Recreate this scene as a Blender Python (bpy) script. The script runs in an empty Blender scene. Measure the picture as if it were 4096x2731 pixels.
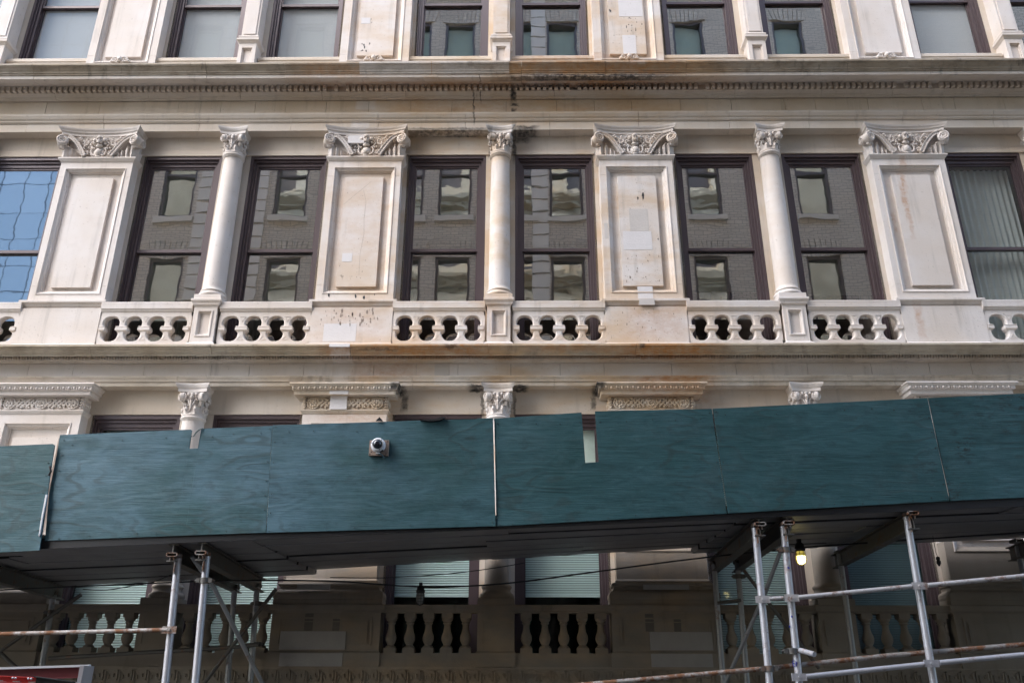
import bpy, math, random
from mathutils import Matrix, Vector
random.seed(7)
PI = math.pi
S = bpy.context.scene
COL = S.collection
R = math.radians

# ------------------------------------------------------------------ helpers
class MB:
    """collects shapes and links them as one mesh object"""
    def __init__(self):
        self.v = []; self.f = []; self.m = []; self.s = []
    def add(self, vs, fs, mat=0, smooth=False):
        n = len(self.v)
        self.v += [tuple(p) for p in vs]
        for f in fs:
            self.f.append(tuple(i + n for i in f)); self.m.append(mat); self.s.append(smooth)
    def box(self, x0, x1, y0, y1, z0, z1, mat=0):
        vs = [(x, y, z) for z in (z0, z1) for y in (y0, y1) for x in (x0, x1)]
        self.add(vs, [(0, 2, 3, 1), (4, 5, 7, 6), (0, 1, 5, 4), (2, 6, 7, 3), (0, 4, 6, 2), (1, 3, 7, 5)], mat)
    def rbox(self, c, sx, sy, sz, rot, mat=0):
        vs = [Vector(c) + rot @ Vector((x * sx / 2, y * sy / 2, z * sz / 2)) for z in (-1, 1) for y in (-1, 1) for x in (-1, 1)]
        self.add(vs, [(0, 2, 3, 1), (4, 5, 7, 6), (0, 1, 5, 4), (2, 6, 7, 3), (0, 4, 6, 2), (1, 3, 7, 5)], mat)
    def prof(self, pts, x0, x1, mat=0, dy=0.0):
        """extrude a closed (y, z) outline along x"""
        n = len(pts)
        vs = [(x0, y + dy, z) for y, z in pts] + [(x1, y + dy, z) for y, z in pts]
        fs = [(i, (i + 1) % n, n + (i + 1) % n, n + i) for i in range(n)]
        fs += [tuple(range(n - 1, -1, -1)), tuple(range(n, 2 * n))]
        self.add(vs, fs, mat)
    def slab(self, pts, y0, y1, mat=0):
        """extrude a closed (x, z) outline along y"""
        n = len(pts)
        vs = [(x, y0, z) for x, z in pts] + [(x, y1, z) for x, z in pts]
        fs = [(i, (i + 1) % n, n + (i + 1) % n, n + i) for i in range(n)]
        fs += [tuple(range(n - 1, -1, -1)), tuple(range(n, 2 * n))]
        self.add(vs, fs, mat)
    def ring(self, prof, x0, x1, yf, yb, mat=0, cap=True):
        """moulding with side returns: prof is [(offset outward, z)]"""
        vs = []
        for o, z in prof:
            vs += [(x0 - o, yb, z), (x0 - o, yf - o, z), (x1 + o, yf - o, z), (x1 + o, yb, z)]
        fs = []
        for k in range(len(prof) - 1):
            a = 4 * k; b = a + 4
            for i in range(4):
                j = (i + 1) % 4
                fs.append((a + i, a + j, b + j, b + i))
        if cap:
            fs.append((0, 3, 2, 1)); a = 4 * (len(prof) - 1); fs.append((a, a + 1, a + 2, a + 3))
        self.add(vs, fs, mat)
    def lathe(self, prof, cx, cy, n=24, mat=0, smooth=True, cap=True):
        vs = []
        for r, z in prof:
            for k in range(n):
                a = 2 * PI * k / n
                vs.append((cx + r * math.cos(a), cy + r * math.sin(a), z))
        fs = []
        for i in range(len(prof) - 1):
            for k in range(n):
                k2 = (k + 1) % n
                fs.append((i * n + k, i * n + k2, (i + 1) * n + k2, (i + 1) * n + k))
        self.add(vs, fs, mat, smooth)
        if cap:
            m = len(prof) - 1
            self.add([vs[k] for k in range(n)], [tuple(range(n - 1, -1, -1))], mat)
            self.add([vs[m * n + k] for k in range(n)], [tuple(range(n))], mat)
    def tube(self, pts, r, n=8, mat=0, cap=True):
        pts = [Vector(p) for p in pts]
        rs = r if isinstance(r, (list, tuple)) else [r] * len(pts)
        up = None; vs = []
        for i, p in enumerate(pts):
            if i == 0: t = pts[1] - p
            elif i == len(pts) - 1: t = p - pts[i - 1]
            else: t = (pts[i + 1] - pts[i - 1])
            t.normalize()
            if up is None:
                up = Vector((0, 0, 1)) if abs(t.z) < .9 else Vector((0, 1, 0))
            a = t.cross(up).normalized(); b = a.cross(t).normalized(); up = b
            for k in range(n):
                q = 2 * PI * k / n
                vs.append(p + a * (rs[i] * math.cos(q)) + b * (rs[i] * math.sin(q)))
        fs = []
        for i in range(len(pts) - 1):
            for k in range(n):
                k2 = (k + 1) % n
                fs.append((i * n + k, i * n + k2, (i + 1) * n + k2, (i + 1) * n + k))
        self.add(vs, fs, mat, True)
        if cap:
            m = len(pts) - 1
            self.add([vs[k] for k in range(n)], [tuple(range(n - 1, -1, -1))], mat)
            self.add([vs[m * n + k] for k in range(n)], [tuple(range(n))], mat)
    def ball(self, c, rx, ry=None, rz=None, mat=0, nu=10, nv=7):
        ry = rx if ry is None else ry; rz = rx if rz is None else rz
        vs = []
        for j in range(nv + 1):
            ph = PI * j / nv
            for i in range(nu):
                th = 2 * PI * i / nu
                vs.append((c[0] + rx * math.sin(ph) * math.cos(th), c[1] + ry * math.sin(ph) * math.sin(th), c[2] + rz * math.cos(ph)))
        fs = []
        for j in range(nv):
            for i in range(nu):
                i2 = (i + 1) % nu
                fs.append((j * nu + i, (j + 1) * nu + i, (j + 1) * nu + i2, j * nu + i2))
        self.add(vs, fs, mat, True)
    def grid(self, fn, nu, nv, mat=0, smooth=True):
        vs = [fn(i / nu, j / nv) for j in range(nv + 1) for i in range(nu + 1)]
        fs = [(j * (nu + 1) + i, j * (nu + 1) + i + 1, (j + 1) * (nu + 1) + i + 1, (j + 1) * (nu + 1) + i) for j in range(nv) for i in range(nu)]
        self.add(vs, fs, mat, smooth)
    def mesh(self, name):
        me = bpy.data.meshes.new(name)
        me.from_pydata(self.v, [], self.f)
        me.polygons.foreach_set('material_index', self.m)
        me.polygons.foreach_set('use_smooth', self.s)
        me.update()
        return me
    def build(self, name, mats, parent=None, loc=(0, 0, 0)):
        me = self.mesh(name)
        for m in (mats if isinstance(mats, (list, tuple)) else [mats]):
            me.materials.append(m)
        return link(name, me, parent, loc)

def link(name, me, parent=None, loc=(0, 0, 0)):
    o = bpy.data.objects.new(name, me); COL.objects.link(o)
    o.location = loc
    if parent: o.parent = parent
    return o
def tag(o, label=None, cat=None, group=None, kind=None):
    if label: o['label'] = label
    if cat: o['category'] = cat
    if group: o['group'] = group
    if kind: o['kind'] = kind
    return o
def empty(name, loc):
    o = bpy.data.objects.new(name, None); COL.objects.link(o); o.location = loc; o.empty_display_size = .2
    return o

# ------------------------------------------------------------------ materials
class NT:
    def __init__(self, name):
        self.mat = bpy.data.materials.new(name); self.mat.use_nodes = True
        self.t = self.mat.node_tree; self.t.nodes.clear()
        self.out = self.t.nodes.new('ShaderNodeOutputMaterial')
    def n(self, kind, **kw):
        nd = self.t.nodes.new(kind)
        for k, v in kw.items():
            if hasattr(nd, k): setattr(nd, k, v)
            else: self.put(nd.inputs[k], v)
        return nd
    def put(self, sock, v):
        if isinstance(v, bpy.types.NodeSocket): self.t.links.new(v, sock)
        else:
            if isinstance(v, (tuple, list)) and len(v) == 3 and sock.type == 'RGBA': v = (*v, 1)
            sock.default_value = v
    def math(self, op, a, b=0.0, c=0.0, clamp=False):
        nd = self.t.nodes.new('ShaderNodeMath'); nd.operation = op; nd.use_clamp = clamp
        self.put(nd.inputs[0], a); self.put(nd.inputs[1], b); self.put(nd.inputs[2], c)
        return nd.outputs[0]
    def mix(self, f, a, b, mode='MIX'):
        nd = self.t.nodes.new('ShaderNodeMixRGB'); nd.blend_type = mode
        self.put(nd.inputs[0], f); self.put(nd.inputs[1], a); self.put(nd.inputs[2], b)
        return nd.outputs[0]
    def noise(self, vec, scale, detail=4, rough=.55, dist=0.0):
        nd = self.n('ShaderNodeTexNoise'); self.put(nd.inputs['Vector'], vec)
        nd.inputs['Scale'].default_value = scale; nd.inputs['Detail'].default_value = detail
        nd.inputs['Roughness'].default_value = rough; nd.inputs['Distortion'].default_value = dist
        return nd.outputs['Fac']
    def mapv(self, vec, sc=(1, 1, 1), off=(0, 0, 0)):
        nd = self.n('ShaderNodeMapping'); self.put(nd.inputs['Vector'], vec)
        nd.inputs['Scale'].default_value = sc; nd.inputs['Location'].default_value = off
        return nd.outputs[0]
    def ramp(self, f, lo, hi):
        nd = self.n('ShaderNodeMapRange'); nd.interpolation_type = 'SMOOTHSTEP'
        self.put(nd.inputs[0], f); nd.inputs[1].default_value = lo; nd.inputs[2].default_value = hi
        return nd.outputs[0]
    def pos(self):
        return self.n('ShaderNodeNewGeometry').outputs['Position']
    def xyz(self, vec):
        nd = self.n('ShaderNodeSeparateXYZ'); self.put(nd.inputs[0], vec); return nd.outputs
    def principled(self, color, rough=.7, metal=0.0, bump=None, bdist=.01, bstr=1.0, spec=.4):
        p = self.n('ShaderNodeBsdfPrincipled')
        self.put(p.inputs['Base Color'], color); self.put(p.inputs['Roughness'], rough); self.put(p.inputs['Metallic'], metal)
        p.inputs['Specular IOR Level'].default_value = spec
        if bump is not None:
            b = self.n('ShaderNodeBump'); self.put(b.inputs['Height'], bump)
            b.inputs['Distance'].default_value = bdist; b.inputs['Strength'].default_value = bstr
            self.t.links.new(b.outputs[0], p.inputs['Normal'])
        self.t.links.new(p.outputs[0], self.out.inputs[0])
        return self.mat

# spots of tar and rust on the stone: (x, z half sizes) in metres on the facade, where water has run
TAR = [(-1.32, 10.945, .74, .028, .8), (.10, 10.95, .20, .05, 1), (-.12, 10.70, .035, .32, .95), (.02, 10.84, .13, .06, .8), (1.2, 11.755, 1.42, .022, 1),
       (-.14, 11.66, .05, .10, 1), (-.12, 11.50, .07, .035, 1), (-.87, 11.55, .012, .17, 1), (-.74, 11.68, .01, .12, 1), (-.86, 11.2, .012, .14, .9), (-.13, 11.36, .04, .05, .8),
       (-1.95, 5.96, .09, .06, 1), (-1.87, 5.80, .05, .12, .9), (-.72, 6.01, .12, .025, 1), (-.03, 6.01, .12, .025, 1), (1.22, 5.96, .08, .06, 1), (1.15, 5.8, .04, .10, .8),
       (-.62, 5.75, .022, .2, .8), (-.11, 5.72, .022, .22, .8), (-.55, 10.7, .03, .2, .6), (-2.3, 6.52, .35, .012, .6), (-1.1, 6.56, .10, .03, .7), (1.9, 6.56, .05, .03, .8)]
RUST = [(-1.5, 6.52, 1.1, .07, 1), (.9, 6.53, .9, .05, .6), (2.3, 6.52, .8, .08, 1), (-2.8, 6.52, .4, .06, .7), (.2, 11.9, 3.2, .12, .65), (1.6, 11.86, 1.5, .10, .8), (-3.4, 11.86, .7, .1, .5), (-1.0, 11.45, 1.6, .16, .35), (1.4, 11.42, 1.2, .16, .3),
        (-2.2, 6.28, .5, .16, .5), (2.4, 6.1, .6, .08, .9), (2.4, 5.9, .7, .12, .55), (-2.7, 5.5, .5, .08, .4), (.85, 12.6, 1.0, .08, .5), (-.5, 7.1, .22, .4, .25), (2.2, 7.1, .5, .3, .4), (-2.75, 7.05, .6, .35, .25),
        (-2.75, 9.2, .6, .9, .16), (6.74, 10.2, .05, .1, .7), (6.70, 9.8, .045, .2, .7), (6.66, 9.4, .05, .35, .65), (6.68, 8.95, .035, .25, .5), (6.42, 9.0, .03, .2, .5), (6.45, 7.1, .06, .28, .55)]
WASH = [(-2.86, 11.5, .19, .10, .8), (-2.92, 11.0, .17, .10, .9), (-2.95, 10.85, .17, .05, .9), (-2.86, 6.47, .17, .09, .9), (-2.86, 6.28, .13, .1, .5), (-2.87, 6.12, .12, .06, .5),
        (2.1, 11.96, .14, .04, .6), (-1.27, 6.1, .12, .06, .5)]
class NG(NT):
    def __init__(self, name, outs):
        self.t = bpy.data.node_groups.new(name, 'ShaderNodeTree')
        for o in outs: self.t.interface.new_socket(o, in_out='OUTPUT', socket_type='NodeSocketFloat')
        self.out = self.t.nodes.new('NodeGroupOutput')
g_ = NG('stain_masks', ('rust', 'tar', 'wash'))
def _masks(k):
    p = k.pos(); X, Y, Z = k.xyz(p)[0:3]
    wx = k.math('MULTIPLY', k.math('SUBTRACT', k.noise(p, 9, 5, .65), .5), .13)
    wz = k.math('MULTIPLY', k.math('SUBTRACT', k.noise(k.mapv(p, (1, 1, 1), (7, 3, 5)), 11, 5, .65), .5), .11)
    xx = k.math('ADD', X, wx); zz = k.math('ADD', Z, wz)
    br = k.ramp(k.noise(k.mapv(p, (1.5, 1, 2.2), (2, 5, 8)), 6, 6, .7), .34, .66)
    def boxes(lst, lo, hi, ax_, az_):
        tot = None
        for (ax, az, hx, hz, amt) in lst:
            dx = k.math('DIVIDE', k.math('ABSOLUTE', k.math('SUBTRACT', ax_, ax)), hx)
            dz = k.math('DIVIDE', k.math('ABSOLUTE', k.math('SUBTRACT', az_, az)), hz)
            d = k.math('MULTIPLY', k.math('SUBTRACT', 1.0, k.ramp(k.math('MAXIMUM', dx, dz), lo, hi)), amt)
            tot = d if tot is None else k.math('MAXIMUM', tot, d)
        return tot
    k.put(k.out.inputs[0], k.math('MULTIPLY', boxes(RUST, .35, 1.5, xx, zz), k.math('ADD', .32, k.math('MULTIPLY', br, .62))))
    k.put(k.out.inputs[1], k.math('MULTIPLY', boxes(TAR, .45, 1.5, xx, zz), k.math('ADD', .6, k.math('MULTIPLY', br, .4))))
    k.put(k.out.inputs[2], boxes(WASH, .8, 1.1, k.math('ADD', X, k.math('MULTIPLY', wx, .3)), k.math('ADD', Z, k.math('MULTIPLY', wz, .3))))
_masks(g_)
def stone(name, c1, c2, tan=.5, grime=.4, tar=False, speck=.35, wet=0.0, streak=1.0):
    k = NT(name)
    p = k.pos(); X, Y, Z = k.xyz(p)[0:3]
    big = k.noise(p, .9, 3); mid = k.noise(p, 4.5, 5, .6); fine = k.noise(p, 38, 3, .6)
    col = k.mix(k.ramp(big, .35, .65), c1, c2)
    col = k.mix(k.math('MULTIPLY', k.ramp(mid, .5, .8), .3), col, (c1[0] * .78, c1[1] * .74, c1[2] * .7))
    # water staining is strongest on the middle bays
    cx = k.math('ABSOLUTE', k.math('SUBTRACT', X, .15))
    cm = k.math('SUBTRACT', 1.0, k.ramp(cx, 1.6, 5.2))
    tn = k.ramp(k.noise(k.mapv(p, (.55, 1, 1.3), (3, 0, 1)), 1.7, 4, .6), .38, .68)
    tf = k.math('MULTIPLY', k.math('ADD', k.math('MULTIPLY', cm, .8), .14), k.math('MULTIPLY', tn, tan))
    col = k.mix(tf, col, (.53, .36, .20))
    # vertical rain streaks
    st = k.ramp(k.noise(k.mapv(p, (7, 7, .5)), 1.0, 5, .6), .5, .78)
    st2 = k.noise(k.mapv(p, (1.1, 1, 1.1), (9, 2, 4)), 1.2, 2)
    gf = k.math('MULTIPLY', k.math('MULTIPLY', st, k.ramp(st2, .38, .62)), grime * streak)
    col = k.mix(gf, col, (.11, .095, .075))
    if grime > .5:
        gf2 = k.math('MULTIPLY', k.ramp(k.noise(k.mapv(p, (2.2, 2, 5)), 1.3, 5, .65), .42, .7), grime * .6)
        col = k.mix(gf2, col, (.17, .135, .095))
    sp = k.math('MULTIPLY', k.ramp(k.noise(p, 26, 2, .5), .66, .74), speck)
    col = k.mix(sp, col, (.25, .2, .16))
    if tar:
        gn = k.n('ShaderNodeGroup'); gn.node_tree = g_.t
        col = k.mix(k.math('MULTIPLY', gn.outputs[2], .7), col, (.64, .60, .575))
        col = k.mix(gn.outputs[0], col, (.39, .17, .05))
        col = k.mix(gn.outputs[1], col, (.022, .023, .024))
    bump = k.math('ADD', k.math('MULTIPLY', fine, .5), k.math('MULTIPLY', mid, .5))
    return k.principled(col, .72, 0, bump, .012, .35, .3)

def plain(name, color, rough=.6, metal=0.0, var=.25, scale=6, bump=.0, spec=.4):
    k = NT(name); p = k.pos()
    n = k.noise(p, scale, 4, .6)
    col = k.mix(n, tuple(c * (1 - var) for c in color), tuple(min(1, c * (1 + var)) for c in color))
    return k.principled(col, rough, metal, k.noise(p, scale * 6, 3) if bump else None, bump or .01, 1.0, spec)

def metal(name, base, rust=.3, rough=.45, met=.5):
    k = NT(name); p = k.pos()
    n1 = k.noise(p, 5, 5, .65); n2 = k.noise(k.mapv(p, (1, 1, 1), (4, 1, 7)), 17, 4, .7)
    col = k.mix(n1, tuple(c * .75 for c in base), tuple(c * 1.12 for c in base))
    rf = k.math('MULTIPLY', k.ramp(k.math('ADD', k.math('MULTIPLY', n1, .6), k.math('MULTIPLY', n2, .5)), .62 - rust * .18, .72 - rust * .1), min(1, .35 + rust))
    rc = k.mix(n2, (.09, .035, .018), (.26, .12, .055))
    col = k.mix(rf, col, rc)
    dots = k.ramp(k.noise(p, 45, 1), .74, .78)
    col = k.mix(k.math('MULTIPLY', dots, .7), col, (.03, .03, .05))
    mt = k.math('MULTIPLY', k.math('SUBTRACT', 1.0, rf), met)
    return k.principled(col, k.math('ADD', rough, k.math('MULTIPLY', rf, .3)), mt, n2, .004, .6, .5)

M = {}
M['stone'] = stone('pale_marble', (.665, .618, .585), (.625, .56, .505), .65, .34, True, .35)
M['stone_fr'] = stone('frieze_marble', (.60, .535, .465), (.55, .475, .39), .62, .3, True, .3)
M['stone_cor'] = stone('weathered_crown_marble', (.40, .35, .285), (.31, .26, .195), .9, 1.15, True, .5, 0, 1.0)
M['stone_cor2'] = stone('weathered_cornice_marble', (.47, .41, .33), (.40, .335, .25), .9, .7, True, .45)
M['stone_cna'] = stone('corona_marble', (.58, .535, .49), (.52, .46, .40), .7, .5, True, .4)
M['stone_new'] = stone('renewed_crown_marble', (.55, .51, .47), (.50, .45, .40), .45, .75, False, .4)
M['stone_fz'] = stone('honey_frieze_marble', (.60, .515, .42), (.53, .435, .33), .7, .35, True, .3)
M['stone_low'] = stone('cornice_marble', (.60, .545, .48), (.53, .46, .375), .85, .55, True, .4)
M['stone_drk'] = stone('dimmed_grimy_marble', (.34, .30, .25), (.27, .23, .185), .45, .5, True, .3)  # grime, with the colour darkened further for shade beneath the shed
M['patch'] = plain('pale_repair_mortar', (.63, .60, .59), .8, 0, .07, 5, .003)
M['patch_drk'] = plain('grey_repair_mortar', (.52, .48, .445), .8, 0, .1, 5, .003)
M['patch_low'] = plain('shaded_repair_mortar', (.36, .34, .32), .8, 0, .12, 5, .003)  # repair mortar darkened in colour for the shade under the shed
M['patch_old'] = plain('old_dark_mortar', (.16, .14, .12), .8, 0, .2, 14, .003)
M['tarm'] = plain('black_tar', (.03, .03, .034), .6, 0, .4, 30)
M['frame'] = plain('dark_bronze_aluminium', (.088, .064, .068), .38, .25, .12, 3, 0, .6)
M['joint'] = plain('dark_mortar', (.13, .115, .1), .9, 0, .2, 9)
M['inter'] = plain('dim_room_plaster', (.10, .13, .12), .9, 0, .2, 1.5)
M['shade'] = plain('roller_shade_cloth', (.84, .86, .88), .9, 0, .05, 2)
M['buff'] = plain('buff_shade_cloth', (.46, .42, .33), .9, 0, .2, 1.5)
M['hazeshade'] = plain('grey_green_haze_shade', (.68, .73, .66), .9, 0, .15, 1.2)
M['sheer'] = plain('sheer_curtain_cloth', (.62, .68, .66), .9, 0, .1, 3)
M['slat_teal'] = plain('grey_teal_slat_enamel', (.36, .44, .43), .5, 0, .05, 3)
M['slat_navy'] = plain('dark_blue_slat_enamel', (.10, .15, .17), .5, 0, .1, 3)
M['slat'] = plain('blind_slat_enamel', (.58, .67, .65), .5, 0, .05, 3)
def glass(name, fac, tint=(.74, .86, .82), wob=.5, off=0.0, fres=.5):
    k = NT(name); p = k.mapv(k.pos(), (1, 1, 1), (off, 0, off * .7))
    g = k.n('ShaderNodeBsdfGlossy'); g.inputs['Roughness'].default_value = .012; k.put(g.inputs['Color'], (.98, .985, .96))
    b = k.n('ShaderNodeBump'); b.inputs['Distance'].default_value = .012; b.inputs['Strength'].default_value = wob
    k.put(b.inputs['Height'], k.noise(k.mapv(p, (.8, 1, 1.6)), 2.0, 1.5, .4)); k.t.links.new(b.outputs[0], g.inputs['Normal'])
    t = k.n('ShaderNodeBsdfTransparent'); k.put(t.inputs['Color'], tint)
    lw = k.n('ShaderNodeLayerWeight'); lw.inputs['Blend'].default_value = .25
    mx = k.n('ShaderNodeMixShader')
    k.put(mx.inputs[0], k.math('ADD', fac, k.math('MULTIPLY', lw.outputs['Fresnel'], fres), 0, True))
    k.t.links.new(t.outputs[0], mx.inputs[1]); k.t.links.new(g.outputs[0], mx.inputs[2]); k.t.links.new(mx.outputs[0], k.out.inputs[0])
    return k.mat
k = NT('clear_glass_back'); t_ = k.n('ShaderNodeBsdfTransparent'); k.t.links.new(t_.outputs[0], k.out.inputs[0]); M['clear'] = k.mat
M['glass'] = glass('window_glass', .58, (.88, .98, .94), .07)
M['glass_clear'] = glass('plain_window_glass', .10, (.96, .985, .985), .08)
M['glass_low'] = glass('shop_floor_glass', .02, (.92, .98, .97), .15, 0.0, .15)
M['glass_far'] = glass('far_window_glass', .42, (.5, .62, .58), .22)

def plywood():
    k = NT('teal_painted_plywood'); p = k.pos()
    oi = k.n('ShaderNodeObjectInfo')
    off = k.n('ShaderNodeCombineXYZ'); k.put(off.inputs[0], k.math('MULTIPLY', oi.outputs['Random'], 37.0)); k.put(off.inputs[2], k.math('MULTIPLY', oi.outputs['Random'], 91.0))
    va = k.n('ShaderNodeVectorMath'); va.operation = 'ADD'; k.put(va.inputs[0], p); k.put(va.inputs[1], off.outputs[0]); q = va.outputs[0]
    big = k.noise(q, 1.1, 4, .6); mid = k.noise(k.mapv(q, (1.2, 1, 5)), 1.6, 5, .62)
    lo = k.noise(k.mapv(q, (.45, 1, 1.5)), 1.5, 2, .5)
    ringv = k.math('MULTIPLY', lo, 64.0)
    rings = k.math('SINE', ringv)
    grain = k.noise(k.mapv(q, (1.5, 1, 34)), 2.2, 4, .65)
    col = k.mix(k.ramp(big, .3, .7), (.0225, .076, .080), (.037, .104, .116))
    X = k.xyz(p)[0]
    pale = k.math('MULTIPLY', k.ramp(k.noise(k.mapv(q, (1, 1, 1.6), (5, 0, 2)), .8, 5, .65), .30, .62), k.math('MULTIPLY', k.math('ADD', .12, k.math('SUBTRACT', 1.0, k.ramp(X, -3.2, .9))), k.math('ADD', .35, k.math('MULTIPLY', k.ramp(X, -5.3, -5.1), .65))))
    col = k.mix(pale, col, (.080, .160, .203))
    col = k.mix(k.math('MULTIPLY', k.ramp(mid, .45, .75), .55), col, (.014, .050, .055))
    gm = k.math('MULTIPLY', k.ramp(rings, .55, .98), k.ramp(k.noise(q, .9, 2), .42, .62))
    col = k.mix(k.math('MULTIPLY', gm, .5), col, (.031, .053, .052))
    blot = k.ramp(k.noise(k.mapv(q, (1, 1, 1.3), (3, 1, 9)), 2.6, 6, .72), .48, .66)
    col = k.mix(k.math('MULTIPLY', blot, .42), col, (.060, .125, .142))
    drk = k.ramp(k.noise(k.mapv(q, (1, 1, 1.8), (8, 4, 2)), 3.4, 6, .7), .54, .70)
    col = k.mix(k.math('MULTIPLY', drk, .45), col, (.016, .046, .050))
    col = k.mix(k.math('MULTIPLY', k.ramp(grain, .55, .75), .30), col, (.018, .045, .052))
    # worn, dark scuffs, mostly at the far end
    wear = k.math('MULTIPLY', k.ramp(k.noise(k.mapv(q, (1.3, 1, 3.2)), 5, 5,   .7), .50, .64), k.math('ADD', .16, k.math('MULTIPLY', k.ramp(X, 3.2, 5.2), .75)))
    wear = k.math('MULTIPLY', wear, k.ramp(k.noise(q, 1.5, 2), .42, .6))
    col = k.mix(wear, col, (.018, .022, .02))
    chips = k.ramp(k.noise(k.mapv(q, (1, 1, 3)), 21, 2, .5), .765, .79)
    col = k.mix(k.math('MULTIPLY', chips, .55), col, (.20, .25, .27))
    h = k.math('ADD', k.math('ADD', k.math('MULTIPLY', rings, .10), k.math('MULTIPLY', grain, .55)), k.math('MULTIPLY', mid, 1.2))
    return k.principled(col, .52, 0, h, .010, .55, .35)
M['ply'] = plywood()
M['plyedge'] = plain('plywood_edge', (.13, .16, .14), .8, 0, .3, 20)
M['post'] = metal('silver_painted_pipe', (.50, .50, .53), .12, .42, .35)
M['postb'] = metal('shaded_galvanised_pipe', (.34, .35, .36), .2, .5, .4)  # darker copy of the silver pipe, rear legs' shade put into its colour
M['rusty'] = metal('rusty_pipe', (.40, .38, .36), .85, .6, .3)
M['rail'] = metal('scuffed_white_pipe', (.55, .53, .53), .42, .5, .2)
M['steel'] = plain('dull_galvanised_steel', (.27, .268, .28), .55, .3, .3, 3, .003)
M['beam'] = metal('dull_steel_beam', (.13, .125, .115), .25, .6, .3)
M['blackm'] = plain('black_rubber', (.018, .018, .020), .5, 0, .2, 10)
M['wood'] = plain('raw_wood_board', (.30, .225, .18), .8, 0, .3, 12, .003)
M['board'] = plain('grey_bounce_board', (.36, .34, .31), .9, 0, .2, 4)
M['white'] = plain('white_enamel', (.80, .80, .82), .3, 0, .03, 5, 0, .5)
M['blue'] = plain('blue_marker_paint', (.03, .04, .30), .6, 0, .2, 20)
M['red'] = plain('red_fibreglass', (.70, .05, .045), .4, 0, .2, 8, 0, .5)
M['red_dark'] = plain('maroon_fibreglass', (.22, .05, .055), .45, 0, .3, 8)  # darker maroon for the far rail
M['alu'] = plain('bare_aluminium', (.62, .60, .62), .4, .7, .12, 9)
M['asphalt'] = plain('asphalt', (.05, .05, .052), .9, 0, .25, 30, .004)
M['conc'] = plain('pavement_concrete', (.15, .145, .135), .9, 0, .15, 3, .003)
k = NT('smoked_dome'); M['dome'] = k.principled((.012, .012, .02), .06, 0, None, .01, 1, .9)
k = NT('blackout_plastic'); M['lens'] = k.principled((.005, .005, .006), .2)
def emit(name, col, s):
    k = NT(name); e = k.n('ShaderNodeEmission'); k.put(e.inputs[0], col); e.inputs[1].default_value = s
    k.t.links.new(e.outputs[0], k.out.inputs[0]); return k.mat
M['bulb'] = emit('glowing_lamp_glass', (1.0, .84, .36), 3.0); M['warm'] = emit('yellow_lamp_glass', (.85, .66, .12), .13)
k = NT('lamp_jar_glass'); M['jar'] = k.principled((.16, .17, .17), .15, 0, None, .01, 1, .7)
k = NT('yellow_lamp_guard'); M['guardm'] = k.principled((.22, .17, .02), .5)

# ------------------------------------------------------------------ the stone building
D = 12.5; B = 2.4026; X0 = -.367
ob = empty('stone_building', (X0, D, 0))
tag(ob, 'ornate pale marble commercial building with pilasters, balustrades and weathered cornices', 'building')
NB = 6                     # lattice from -6 to 6, odd = pilaster, even = column
XL, XR = -NB * B, NB * B

def blocks(mb, pts, x0, x1, lmin, lmax, gap=.006, jit=.003, mat=0, seed=1, phase=0.0):
    rnd = random.Random(seed); x = x0 - phase
    while x < x1:
        L = rnd.uniform(lmin, lmax)
        mb.prof(pts, max(x, x0), min(x + L - gap, x1), mat, rnd.uniform(-jit, jit))
        x += L

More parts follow.
